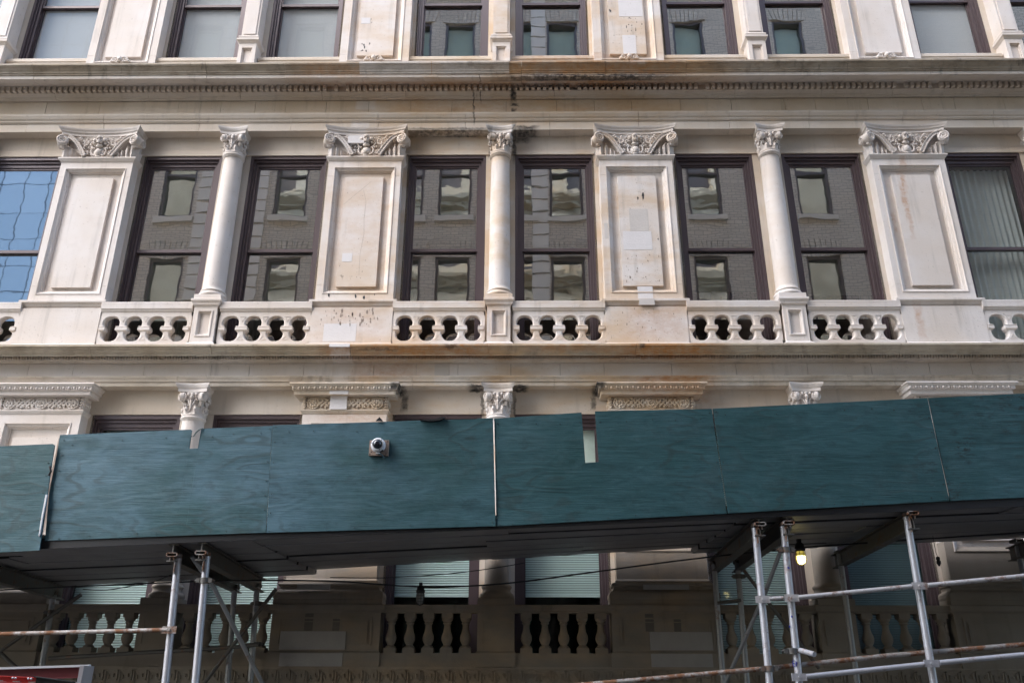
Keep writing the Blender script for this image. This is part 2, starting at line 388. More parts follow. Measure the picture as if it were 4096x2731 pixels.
# entablature of the tall middle floor: architrave, frieze, dentils, projecting cornice
def entablature_mid():
    m = MB()
    blocks(m, [(.30, 10.92), (0, 10.92), (0, 11.085), (.30, 11.085)], XL, XR, 1.3, 1.75, seed=3)
    blocks(m, [(.30, 11.09), (-.012, 11.09), (-.035, 11.115), (-.035, 11.135), (-.06, 11.16), (-.085, 11.215), (-.085, 11.25), (-.06, 11.262), (.30, 11.262)], XL, XR, 1.3, 1.75, seed=3)
    m.box(XL, XR, .08, .3, 10.93, 12.0, 1)
    m.build('architrave', [M['stone_fr'], M['joint']], ob)
    m = MB(); blocks(m, [(.07, 11.268), (.03, 11.268), (.03, 11.60), (.07, 11.60)], XL, XR, .55, 1.0, .007, .003, 0, 11)
    m.build('frieze', M['stone_fz'], ob)
    m = MB()
    blocks(m, [(.07, 11.605), (.0, 11.605), (-.015, 11.63), (-.03, 11.635), (-.045, 11.665), (-.08, 11.69), (-.10, 11.70), (-.10, 11.815), (.07, 11.815)], XL, XR, 1.3, 1.75, .006, .003, 0, 5)
    x = XL; rnd = random.Random(2)
    while x < XR:
        if rnd.random() > .03: m.box(x, x + .062, -.165, -.1, 11.715, 11.81)
        x += .1062
    m.build('dentil_course', M['stone_fr'], ob)
    m = MB()
    # corona with a sloping, coved underside and a heavy crown moulding
    blocks(m, [(.07, 11.82), (-.19, 11.82), (-.235, 11.80), (-.30, 11.765), (-.385, 11.745), (-.44, 11.742), (-.448, 11.735), (-.455, 11.735), (-.455, 11.80), (.07, 11.83)], XL, XR, 1.35, 1.75, .005, .005, 0, 8)
    c = m.build('cornice', M['stone_cna'], ob)
    new = [(-2.9 - X0, -1.6 - X0), (-1.595 - X0, -.2 - X0)]
    m = MB()
    blocks(m, [(.07, 11.832), (-.44, 11.802), (-.47, 11.805), (-.475, 11.83), (-.49, 11.838), (-.495, 11.865), (-.51, 11.88), (-.545, 11.925), (-.56, 11.93), (-.56, 11.945), (-.572, 11.948), (-.572, 11.985), (-.54, 12.0), (.07, 12.03)], XL, XR, 1.35, 1.75, .005, .005, 0, 8)
    m.box(XL, XR, -.425, .05, 11.845, 11.98, 1)
    m.build('crown_moulding', [M['stone_cor'], M['joint']], c)
    for a_, b_ in new:         # two lengths renewed in paler stone, standing a little proud
        m = MB(); m.prof([(.07, 11.838), (-.44, 11.798), (-.476, 11.80), (-.481, 11.83), (-.496, 11.838), (-.501, 11.865), (-.516, 11.88), (-.551, 11.925), (-.566, 11.93), (-.566, 11.945), (-.578, 11.948), (-.578, 11.987), (-.54, 12.004), (.07, 12.034)], a_, b_ - .006)
        o = m.build('renewed_crown', M['stone_new'], c)
def entablature_low():
    m = MB()
    blocks(m, [(.30, 6.02), (0, 6.02), (0, 6.085), (.30, 6.085)], XL, XR, 1.5, 2.4, seed=13)
    blocks(m, [(.30, 6.088), (-.02, 6.088), (-.025, 6.115), (-.045, 6.15), (-.05, 6.155), (-.05, 6.175), (-.03, 6.182), (.30, 6.182)], XL, XR, 1.5, 2.4, .004, .002, 0, 13)
    m.box(XL, XR, .08, .3, 6.05, 6.6, 1)
    m.build('architrave', [M['stone_low'], M['joint']], ob)
    m = MB(); blocks(m, [(.07, 6.187), (.03, 6.187), (.03, 6.41), (.07, 6.41)], XL, XR, .6, 1.15, .007, .002, 0, 21)
    m.box(-1.39 - X0, -1.15 - X0, .024, .04, 6.19, 6.405, 1)
    m.build('frieze', [M['stone'], M['patch_drk']], ob)
    m = MB(); m.prof([(.07, 6.413), (.005, 6.413), (-.02, 6.428), (-.10, 6.428), (-.10, 6.50), (.07, 6.50)], XL, XR)
    x = XL; rnd = random.Random(4)
    while x < XR:
        if rnd.random() > .02: m.box(x, x + .024, -.135, -.1, 6.432, 6.49)
        x += .0442
    m.build('dentil_course', M['stone_low'], ob)
    m = MB()
    blocks(m, [(.07, 6.503), (-.16, 6.503), (-.20, 6.46), (-.24, 6.445), (-.25, 6.438), (-.25, 6.465), (-.268, 6.47), (-.275, 6.488), (-.29, 6.492), (-.295, 6.51), (-.33, 6.535), (-.335, 6.55), (-.355, 6.555), (-.365, 6.56), (-.365, 6.59), (-.34, 6.605), (.2, 6.62)], XL, XR, 1.75, 2.4, .006, .004, 0, 18)
    m.box(-3.02 - X0, -2.70 - X0, -.368, -.30, 6.545, 6.592, 1)
    m.build('cornice', [M['stone_cor2'], M['patch']], ob)
entablature_mid(); entablature_low()

# recessed walls above and between the windows
m = MB()
for (z0, z1) in ((10.53, 10.93), (5.615, 6.05), (16.3, 16.9)):
    m.box(XL, XR, .20, .42, z0, z1)
for i in range(-NB, NB + 1):
    c = i * B
    hw = .655 + .10 if i % 2 else .262
    for (z0, z1) in ((6.60, 10.535), (1.86, 5.62), (12.02, 16.35)):
        m.box(c - hw, c + hw, .225, .42, z0, z1)
m.build('wall', M['stone_fr'], ob)
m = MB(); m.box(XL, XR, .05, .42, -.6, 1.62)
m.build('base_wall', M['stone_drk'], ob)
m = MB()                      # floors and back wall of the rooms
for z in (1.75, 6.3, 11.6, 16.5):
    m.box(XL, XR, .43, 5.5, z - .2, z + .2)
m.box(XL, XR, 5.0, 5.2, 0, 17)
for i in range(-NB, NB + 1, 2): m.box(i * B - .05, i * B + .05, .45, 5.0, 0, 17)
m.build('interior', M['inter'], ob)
# the storeys above the picture: they show mirrored in the panes across the street and shade it
m = MB()
for q, z in enumerate((16.9, 22.0, 27.0)):
    m.prof([(.3, z), (-.1, z), (-.15, z + .2), (-.45, z + .35), (-.55, z + .6), (.3, z + .65)], XL, XR)
    m.box(XL, XR, .2, .6, z + .6, z + 1.3); m.box(XL, XR, .2, .6, z + 4.3, z + 5.05)
    for i in range(-NB, NB + 1):
        hw = .66 if i % 2 else .25
        m.box(max(XL, i * B - hw), min(XR, i * B + hw), 0, .6, z + .6, z + 4.4)
    m.box(XL, XR, .55, .75, z + 1.2, z + 4.4, 1)
m.prof([(3, 32.0), (-.3, 32.0), (-.9, 32.5), (-1.0, 33.0), (3, 33.0)], XL, XR)
m.build('upper_storeys', [M['stone_fr'], M['frame']], ob)
m = MB()                      # plain party walls of the same block, beyond the picture
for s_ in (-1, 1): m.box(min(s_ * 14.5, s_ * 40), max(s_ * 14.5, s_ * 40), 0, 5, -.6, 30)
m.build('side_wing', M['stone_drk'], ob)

# ---- windows
def frame_mesh(z0, z1, hw, sill=True):
    """stepped dark frame: three steps going in"""
    m = MB()
    for (a, b, y0, y1) in ((0, .048, .225, .40), (.048, .082, .262, .40), (.082, .128, .292, .40)):
        m.box(-hw + a, -hw + b, y0, y1, z0, z1 - a); m.box(hw - b, hw - a, y0, y1, z0, z1 - a)
        m.box(-hw + b, hw - b, y0, y1, z1 - b * 1.45 - .0, z1 - a * 1.45)
    m.box(-hw + .128, hw - .128, .24, .40, z0, z0 + .05)
    return m
def sash_mesh(z0, z1, hw, y0, w=.028, bot=.06, top=.05):
    m = MB()
    m.box(-hw, -hw + w, y0, y0 + .04, z0, z1); m.box(hw - w, hw, y0, y0 + .04, z0, z1)
    m.box(-hw + w, hw - w, y0, y0 + .04, z0, z0 + bot); m.box(-hw + w, hw - w, y0, y0 + .04, z1 - top, z1)
    return m
def pane_mesh(z0, z1, hw, y):
    m = MB(); m.box(-hw, hw, y, y + .006, z0, z1); m.m = [0 if i == 2 else 1 for i in range(6)]; return m
def withmat(m, name, mats):
    me = m.mesh(name)
    for x in (mats if isinstance(mats, (list, tuple)) else [mats]): me.materials.append(x)
    return me
HW = .708; GW = HW - .128
FL = {  # floor: frame z0, z1, meeting rail z, glass
    'mid': (6.62, 10.535, 8.60, 'glass'), 'low': (1.86, 5.615, 3.95, 'glass_low'), 'top': (12.66, 16.3, 14.15, 'glass')}
WM = {}
for k_, (z0, z1, zm, gl) in FL.items():
    zt = z1 - .185
    WM[k_] = (withmat(frame_mesh(z0, z1, HW), 'window', M['frame']),
              withmat(sash_mesh(zm, zt, GW, .315, .028, .055, .04), 'sash', M['frame']),
              withmat(sash_mesh(z0 + .05, zm + .075, GW, .358, .028, .09, .07), 'sash', M['frame']),
              withmat(pane_mesh(zm + .055, zt - .04, GW - .028, .335), 'pane', [M[gl], M['clear']]),
              withmat(pane_mesh(z0 + .14, zm + .005, GW - .028, .378), 'pane', [M[gl], M['clear']]))
def curtain(x0, x1, z0, z1, y, parent, mat, pitch=.085, amp=.018):
    m = MB(); n = max(6, int((x1 - x0) / pitch * 8)); rnd = random.Random(int(x0 * 100) + 5)
    ph = rnd.uniform(0, 6)
    def fn(off):
        return lambda u, v: (x0 + (x1 - x0) * u, y + off + amp * math.sin(2 * PI * (x1 - x0) * u / pitch + ph + .8 * math.sin(9 * u + ph)) * (1 - .3 * v), z0 + (z1 - z0) * v)
    m.grid(fn(0), n, 4); m.grid(fn(.004), n, 4)
    return m.build('curtain', mat, parent)
def shade(x0, x1, z0, z1, y, parent):
    m = MB(); m.box(x0, x1, y, y + .004, z0, z1); m.box(x0, x1, y - .008, y + .012, z0 - .03, z0)
    return m.build('roller_or_added_shade', M['shade'], parent)
def slats(z0, z1, parent, hw, mat, pitch=.034):
    m = MB(); z = z1; y = .47
    while z > z0:
        m.add([(-hw, y - .010, z - .0145), (hw, y - .010, z - .0145), (hw, y + .010, z + .0145), (-hw, y + .010, z + .0145),
               (-hw, y - .009, z - .0155), (hw, y - .009, z - .0155), (hw, y + .011, z + .0135), (-hw, y + .011, z + .0135)],
              [(0, 1, 2, 3), (7, 6, 5, 4), (0, 4, 5, 1), (2, 6, 7, 3)])
        z -= pitch
    m.box(-hw, hw, y - .018, y + .018, z0 - .03, z0)
    return m.build('slatted_blind', mat, parent)
for g in range(-NB, NB):
    cxw = (g + .5) * B + (.01 if g % 2 else -.01)
    side = (-1 if g % 2 == 0 else 1)      # column lies on this side
    cxw = (g if g % 2 == 0 else g + 1) * B + (.9735 if g % 2 == 0 else -.9735)
    for fl in ('mid', 'low', 'top'):
        z0, z1, zm, gl = FL[fl]
        fr, s1, s2, p1, p2 = WM[fl]
        w = link('window', fr, ob, (cxw, 0, 0))
        if (fl == 'top' and g in (-6, -5, -4, -3, -2, 3, 5)) or (fl == 'mid' and g in (3, 4, 5)):
            if ('c', fl) not in WM:
                WM['c', fl] = [p1.copy(), p2.copy()]
                for q in WM['c', fl]: q.materials[0] = M['glass_clear']
            p1, p2 = WM['c', fl]
        link('sash', s1, w); link('sash', s2, w); link('pane', p1, w); link('pane', p2, w)
        if fl == 'mid':
            if g == -3: curtain(.26, GW, z0 + .1, z1 - .2, .52, w, M['sheer'])
            if g == -2: curtain(-GW, -.16, z0 + .1, z1 - .2, .52, w, M['sheer']); 
            if g in (3, 4, 5): curtain(-GW, GW, z0 + .1, z1 - .2, .5, w, M['sheer'], .11, .025)
            if g == -4: curtain(-GW, -.1, z0 + .1, z1 - .2, .5, w, M['sheer'])
            if g == 2: curtain(.38, GW, z0 + .1, z1 - .2, .5, w, M['sheer'])
        if fl == 'top':
            if g in (-6, -5, -4, -3, -2, 3, 5): shade(-GW, GW, z0 + .10, z1 - .2, .405, w)
            if g == 1: curtain(.2, GW, z0 + .1, z1 - .2, .5, w, M['sheer'])
        if (fl == 'mid' and g in (-4, -3, -2, -1, 0, 1, 2)) or (fl == 'top' and g in (-1, 0, 1, 2)):
            rg = random.Random(g * 7 + len(fl)); zz = (7.0 + rg.uniform(.1, 1.5)) if fl == 'mid' else 12.8 + rg.uniform(0, .3)
            m = MB(); m.box(-GW, GW, .43, .434, zz, z1 - .2); m.box(-GW, GW, .424, .442, zz - .03, zz); m.build('roller_or_added_shade', M['hazeshade'], w)  # cloth added behind the panes to give them a pale haze
        if fl == 'low':
            bz = {-1: 2.88, 0: 2.88, -3: 2.0, -2: 2.0, 1: 2.0, 2: 1.98, 3: 3.25}.get(g, 2.2)
            if g == 0:
                m = MB(); m.box(-GW, GW, .42, .424, 4.3, z1 - .2); m.build('roller_or_added_shade', M['hazeshade'], w)
            slats(bz, z1 - .2, w, GW - .01, M['slat'] if g < 1 else M['slat_teal'] if g == 1 else M['slat_navy'])

# ---- pilasters of the middle floor
def shaft(m, zb, zt, hw, ph, pz0, pz1, sh=None, sz0=0, sz1=0, yb=.23, joints=()):
    """front with a sunk panel; hw shaft half width, ph panel half width"""
    zs = [zb] + list(joints) + [zt]
    for i in range(len(zs) - 1):
        a = zs[i] + (.002 if i else 0); b = zs[i + 1] - (.002 if i < len(zs) - 2 else 0)
        m.box(-hw, -ph, 0, yb, a, b); m.box(ph, hw, 0, yb, a, b)
    m.box(-ph, ph, 0, yb, zb, pz0); m.box(-ph, ph, 0, yb, pz1, zt)
    m.box(-ph, ph, .085, yb - .01, pz0, pz1)
    m.box(-hw + .008, hw - .008, .012, yb - .02, zb, zt, 1) if False else None
    # moulding round the sunk panel
    def fr(i0, y0, i1, y1):
        a = [(-ph + i0, y0, pz0 + i0), (ph - i0, y0, pz0 + i0), (ph - i0, y0, pz1 - i0), (-ph + i0, y0, pz1 - i0)]
        b = [(-ph + i1, y1, pz0 + i1), (ph - i1, y1, pz0 + i1), (ph - i1, y1, pz1 - i1), (-ph + i1, y1, pz1 - i1)]
        m.add(a + b, [(0, 1, 5, 4), (1, 2, 6, 5), (2, 3, 7, 6), (3, 0, 4, 7)])
    fr(0.002, -.010, .016, -.010); fr(.002, .02, .002, -.010); fr(.016, -.010, .022, .012); fr(.022, .012, .058, .03); fr(.058, .03, .064, .055); fr(.064, .055, .085, .066); fr(.085, .066, .088, .086)
    if sh:
        m.box(-sh, sh, .032, .09, sz0, sz1)
def spots(m, rnd, n, x0, x1, z0, z1, y, mat, s0=.006, s1=.02):
    """small chips: irregular flakes standing a little proud"""
    for _ in range(n):
        x = rnd.uniform(x0, x1); z = rnd.uniform(z0, z1); s = rnd.uniform(s0, s1) * rnd.choice((.6, 1, 1))
        st = rnd.uniform(.8, 2.6); kk = 7
        pts = []
        for q in range(kk):
            a = 2 * PI * q / kk; rr = s * rnd.uniform(.5, 1.1)
            pts.append((x + rr * math.cos(a) / 1.3, z + rr * math.sin(a) * st))
        m.slab(pts, y - .003, y + .004, mat)
def pilaster_mid(i):
    m = MB(); rnd = random.Random(100 + i)
    hw = .645
    shaft(m, 7.50, 10.25, hw, .545, 7.645, 10.135, .335, 7.79, 9.945, joints=(7.80, 9.95))
    # base moulding, die and plinth that stand between the balustrades
    m.ring([(.012, 7.36), (.012, 7.385), (.03, 7.40), (.045, 7.43), (.072, 7.455), (.078, 7.46), (.078, 7.495), (.06, 7.505), (0, 7.512)], -hw, hw, -.02, .23)
    m.ring([(.02, 6.60), (.02, 7.362)], -hw, hw, -.045, .23)
    m.ring([(.05, 6.595), (.05, 6.70), (.02, 6.725)], -hw, hw, -.055, .23)
    c = X0 + i * B
    ys = .032; yd = -.065
    if i == -1:
        m.box(-3.04 - c, -2.87 - c, ys - .003, ys + .01, 8.26, 8.42, 1)
        m.box(-3.21 - c, -2.68 - c, yd - .003, yd + .01, 6.76, 7.07, 1)
        spots(m, rnd, 7, -.5, .2, 7.1, 7.34, yd, 2, .008, .022); spots(m, rnd, 34, -.55, .45, 7.05, 7.35, yd, 3, .008, .026)
        spots(m, rnd, 16, -.3, .3, 7.85, 8.3, ys, 3, .006, .014); spots(m, rnd, 5, -.5, .45, 7.54, 7.66, 0, 2, .01, .03)
        spots(m, rnd, 14, -.3, .3, 8.4, 9.8, ys, 3, .004, .008)
        # hairline crack with a branch
        for pts in ([(-.33, 9.38), (-.2, 9.52), (-.02, 9.70), (.12, 9.85)], [(.0, 9.68), (.06, 9.45), (.05, 9.1), (.07, 8.8), (.03, 8.4), (.04, 8.0)]):
            m.tube([(x, ys + .0015, z) for x, z in pts], .0032, 4, 3)
    if i == 1:
        m.box(1.74 - c, 2.23 - c, ys - .003, ys + .01, 8.47, 8.83, 1)
        m.box(1.87 - c, 2.19 - c, ys - .003, ys + .01, 8.833, 9.27, 4)
        m.box(1.425 - c, 1.49 - c, -.003, .01, 8.67, 8.97, 4)
        m.box(1.93 - c, 2.18 - c, -.003, .01, 7.515, 7.76, 1)
        m.box(1.93 - c, 2.18 - c, -.103, -.06, 7.38, 7.49, 4)
        spots(m, rnd, 46, -.3, .3, 7.85, 8.4, ys, 3, .005, .013); spots(m, rnd, 22, -.3, .3, 8.85, 9.8, ys, 3, .004, .009)
        spots(m, rnd, 4, .0, .1, 9.45, 9.56, ys, 2, .015, .03); spots(m, rnd, 1, .29, .31, 8.67, 8.7, ys, 2, .028, .03)
        spots(m, rnd, 60, -.6, .6, 6.75, 7.33, yd, 3, .004, .011)
    return m.build('pilaster', [M['stone'], M['patch'], M['tarm'], M['pit'], M['patch_drk']], ob, (i * B, 0, 0))
M['pit'] = plain('pitted_stone', (.30, .24, .20), .9, 0, .3, 30)

# ---- carved capitals
def spiral(m, c, r0, r1, turns, tr, ax, ay, start=0.0, sgn=1, n=30, mat=0):
    pts = []
    for q in range(n + 1):
        t = q / n; a = start + sgn * 2 * PI * turns * t; r = r0 + (r1 - r0) * t
        pts.append(Vector(c) + Vector(ax) * (r * math.cos(a)) + Vector(ay) * (r * math.sin(a)))
    m.tube(pts, [tr * (1 - .45 * q / n) for q in range(n + 1)], 6, mat)
def disc(m, c, nrm, r, t, n=16, mat=0):
    c = Vector(c); nrm = Vector(nrm).normalized()
    a = nrm.cross(Vector((0, 0, 1)));  a = a.normalized() if a.length > .01 else Vector((1, 0, 0)); b = a.cross(nrm)
    v0 = [c + a * r * math.cos(2 * PI * q / n) + b * r * math.sin(2 * PI * q / n) for q in range(n)]
    v1 = [p + nrm * t for p in v0]
    m.add(v0 + v1, [(q, (q + 1) % n, n + (q + 1) % n, n + q) for q in range(n)] + [tuple(range(n, 2 * n))], mat)
def leaf(m, base, out, w, h, curl=.06, lean=.03, mat=0):
    """acanthus leaf rising from base, tip curling outward; a solid of two skins"""
    base = Vector(base); out = Vector(out).normalized(); side = Vector((-out.y, out.x, 0))
    def fn(th):
        def g(u, v):
            s = (u - .5) * 2
            wid = w * (.62 + .38 * math.sin(PI * min(1, v * 1.15))) * (1 - .55 * max(0, v - .75) / .25) * (1 + .10 * math.cos(v * 22))
            o = lean * v + curl * max(0, (v - .6) / .4) ** 2 + .018 * math.cos(s * PI) - .0 + th + .008 * math.cos(s * 9)
            z = h * (v - .22 * max(0, (v - .78) / .22) ** 2)
            p = base + side * (s * wid / 2) + out * o; return (p.x, p.y, p.z + z)
        return g
    m.grid(fn(.012), 8, 9, mat); m.grid(fn(-.012), 8, 9, mat)
def rosette(m, c, r, petals=8, dep=.02, ring=True, mat=0):
    if ring:
        pts = [(c[0] + r * math.cos(2 * PI * q / 20), c[1], c[2] + r * math.sin(2 * PI * q / 20)) for q in range(21)]
        m.tube(pts, r * .13, 6, mat)
    for q in range(petals):
        a = 2 * PI * q / petals
        m.ball((c[0] + r * .52 * math.cos(a), c[1], c[2] + r * .52 * math.sin(a)), r * (.2 + .14 * abs(math.cos(a))), dep, r * (.2 + .14 * abs(math.sin(a))), mat, 8, 6)
    m.ball((c[0], c[1] - dep * .4, c[2]), r * .2, dep, r * .2, mat, 8, 6)
def scroll(m, pts, r=.012, mat=0):
    """tapering tendril through points (x, z) on the bell"""
    out = []
    for q in range(len(pts) - 1):
        for t in (0, .33, .66): out.append(tuple(pts[q][j] + (pts[q + 1][j] - pts[q][j]) * t for j in (0, 1, 2)))
    out.append(pts[-1]); n = len(out)
    m.tube(out, [r * (1.1 - .6 * q / n) for q in range(n)], 6, mat)
def curved_abacus(m, hw, z0, z1, yf, yb, dip, proj, mat=0, n=14, prof=((0, 0), (.0, .35), (.025, .45), (.03, .6), (.05, .8), (.06, 1))):
    """abacus whose front sweeps out to pointed corners"""
    cols = []
    for q in range(n + 1):
        t = -1 + 2 * q / n; x = hw * t; o = proj * (abs(t) ** 3); 
        cols.append((x, o))
    vs = []; L = len(prof)
    for x, o in cols:
        for (po, pz) in prof:
            sx = x * (1 + po / hw); vs.append((sx, yf - o - po, z0 + (z1 - z0) * pz + dip * 0))
    fs = [(q * L + j, (q + 1) * L + j, (q + 1) * L + j + 1, q * L + j + 1) for q in range(n) for j in range(L - 1)]
    m.add(vs, fs, mat)
    # sides and lids back to the wall
    for q in (0, n):
        x = cols[q][0]; f = vs[q * L:(q + 1) * L]; bk = [(p[0] * .965, yb, p[2]) for p in f]
        m.add(f + bk, [(j, j + 1, L + j + 1, L + j) for j in range(L - 1)], mat)
    for j in (0, L - 1):
        f = [vs[q * L + j] for q in range(n + 1)]; bk = [(p[0] * (.965 if abs(p[0]) > hw * .99 else 1), yb, p[2]) for p in f]
        k2 = n + 1; m.add(f + bk, [(q, q + 1, k2 + q + 1, k2 + q) for q in range(n)], mat)
def capital_mid():
    m = MB(); hw = .645; z0 = 10.25
    m.ring([(0, z0), (.02, z0 + .02), (.045, z0 + .06), (.05, z0 + .065), (.05, z0 + .09), (.01, z0 + .10)], -hw, hw, 0, .23)
    # bell
    m.ring([(-.01, z0 + .095), (-.005, z0 + .3), (.012, z0 + .45), (.03, z0 + .56)], -hw, hw, 0, .23)
    curved_abacus(m, .68, z0 + .535, z0 + .668, -.035, .23, 0, .10)
    f = lambda z: -.012 - .03 * max(0, (z - z0 - .25) / .3)      # front of the bell at height z
    for s in (-1, 1):
        # corner volutes: a thick drum turned to the diagonal
        c = Vector((s * .655, -.095, z0 + .405)); dg = Vector((-s * .35, -1, 0)).normalized(); side = Vector((dg.y * -1, dg.x, 0)).normalized()
        disc(m, c - dg * .06, dg, .098, .10, 20)
        spiral(m, c + dg * .045, .092, .018, 2.1, .017, side * 1, Vector((0, 0, 1)), PI / 2, -s * (1 if side.x < 0 else -1) * -1)
        ms = MB()
        c2 = Vector((s * .735, .0, z0 + .40)); disc(m, c2 - Vector((s * .05, 0, 0)), (s, 0, 0), .09, .07, 18)
        spiral(m, c2 + Vector((s * .025, 0, 0)), .08, .02, 1.8, .016, Vector((0, -1, 0)), Vector((0, 0, 1)), PI / 2, 1)
        # raised ribbon from the volute down to the foot, with drilled holes
        pts = []
        for q in range(13):
            t = q / 12
            x = s * (.575 - .335 * t ** .85); z = z0 + .495 - .385 * t ** 1.35 + .012 * math.sin(PI * t)
            pts.append(Vector((x, f(z) - .035, z)))
        for q in range(12):
            a, b = pts[q], pts[q + 1]; d = (b - a); ln = d.length; ang = math.atan2(d.z, d.x)
            rot = Matrix.Rotation(-ang, 3, 'Y')
            m.rbox((a + b) / 2, ln * 1.12, .05, .066, rot)
            m.rbox((a + b) / 2 + Vector((0, -.012, 0)) + rot @ Vector((0, 0, .028)), ln * 1.12, .05, .012, rot)
            m.rbox((a + b) / 2 + Vector((0, -.012, 0)) + rot @ Vector((0, 0, -.028)), ln * 1.12, .05, .012, rot)
            if q % 1 == 0: m.ball((a + b) / 2 + Vector((0, -.026, 0)), .007, .004, .007, 1, 6, 4)
        # acanthus under the volutes
        for (lx, w, h, cu) in ((.60, .10, .28, .07), (.515, .09, .235, .05), (.425, .075, .15, .04), (.36, .06, .09, .03)):
            leaf(m, (s * lx, -.012, z0 + .10), (s * .25, -1, 0), w, h, cu, .02)
        leaf(m, (s * .652, .05, z0 + .10), (s, -.3, 0), .10, .27, .07, .02); leaf(m, (s * .648, .14, z0 + .10), (s, .1, 0), .09, .2, .05, .02)
        m.ball((s * .655, -.05, z0 + .305), .045, .04, .035)
        # rosettes and tendrils of the field
        rosette(m, (s * .215, -.03, z0 + .185), .062, 8, .02, False)
        pts = [(s * .08, 0, z0 + .27), (s * .13, 0, z0 + .30), (s * .17, 0, z0 + .37), (s * .13, 0, z0 + .41), (s * .10, 0, z0 + .37)]
        scroll(m, [(x, f(z) - .02, z) for x, _, z in pts], .015)
        pts = [(s * .30, 0, z0 + .15), (s * .32, 0, z0 + .24), (s * .27, 0, z0 + .32), (s * .28, 0, z0 + .42), (s * .36, 0, z0 + .47), (s * .42, 0, z0 + .485)]
        scroll(m, [(x, f(z) - .018, z) for x, _, z in pts], .018)
        pts = [(s * .27, 0, z0 + .33), (s * .21, 0, z0 + .35), (s * .20, 0, z0 + .42), (s * .25, 0, z0 + .45), (s * .26, 0, z0 + .41)]
        scroll(m, [(x, f(z) - .02, z) for x, _, z in pts], .016)
        for (bx, bz, br) in ((.36, .49, .03), (.33, .455, .024), (.23, .475, .024), (.19, .29, .024), (.30, .36, .02), (.38, .43, .02), (.145, .45, .022), (.12, .485, .02), (.27, .27, .022), (.155, .335, .02)):
            m.ball((s * bx, f(z0 + bz) - .015, z0 + bz), br, .025, br * .8)
        # side scrolls of the cartouche
        pts = [(s * .06, 0, z0 + .12), (s * .12, 0, z0 + .15), (s * .135, 0, z0 + .22), (s * .115, 0, z0 + .275), (s * .145, 0, z0 + .29), (s * .155, 0, z0 + .265)]
        scroll(m, [(x, f(z) - .025, z) for x, _, z in pts], .017)
    # cartouche and boss, crowned by a carved mask-like finial
    m.ball((0, -.012, z0 + .19), .11, .03, .12); m.ball((0, -.04, z0 + .195), .062, .045, .07)
    m.ball((0, -.055, z0 + .315), .065, .03, .03); m.box(-.045, .045, -.06, .0, z0 + .33, z0 + .37)
    m.ball((0, -.07, z0 + .41), .058, .05, .062); m.ball((0, -.09, z0 + .375), .03, .03, .02); m.ball((0, -.08, z0 + .475), .05, .05, .04)
    for s in (-1, 1):
        m.ball((s * .085, -.06, z0 + .435), .045, .04, .04); m.ball((s * .022, -.115, z0 + .43), .013, .012, .016, 1); m.ball((s * .10, -.04, z0 + .37), .035, .03, .02)
        m.ball((s * .022, -.105, z0 + .352), .012, .012, .013, 1)
    m.ball((0, -.03, z0 + .11), .06, .03, .02)
    return m
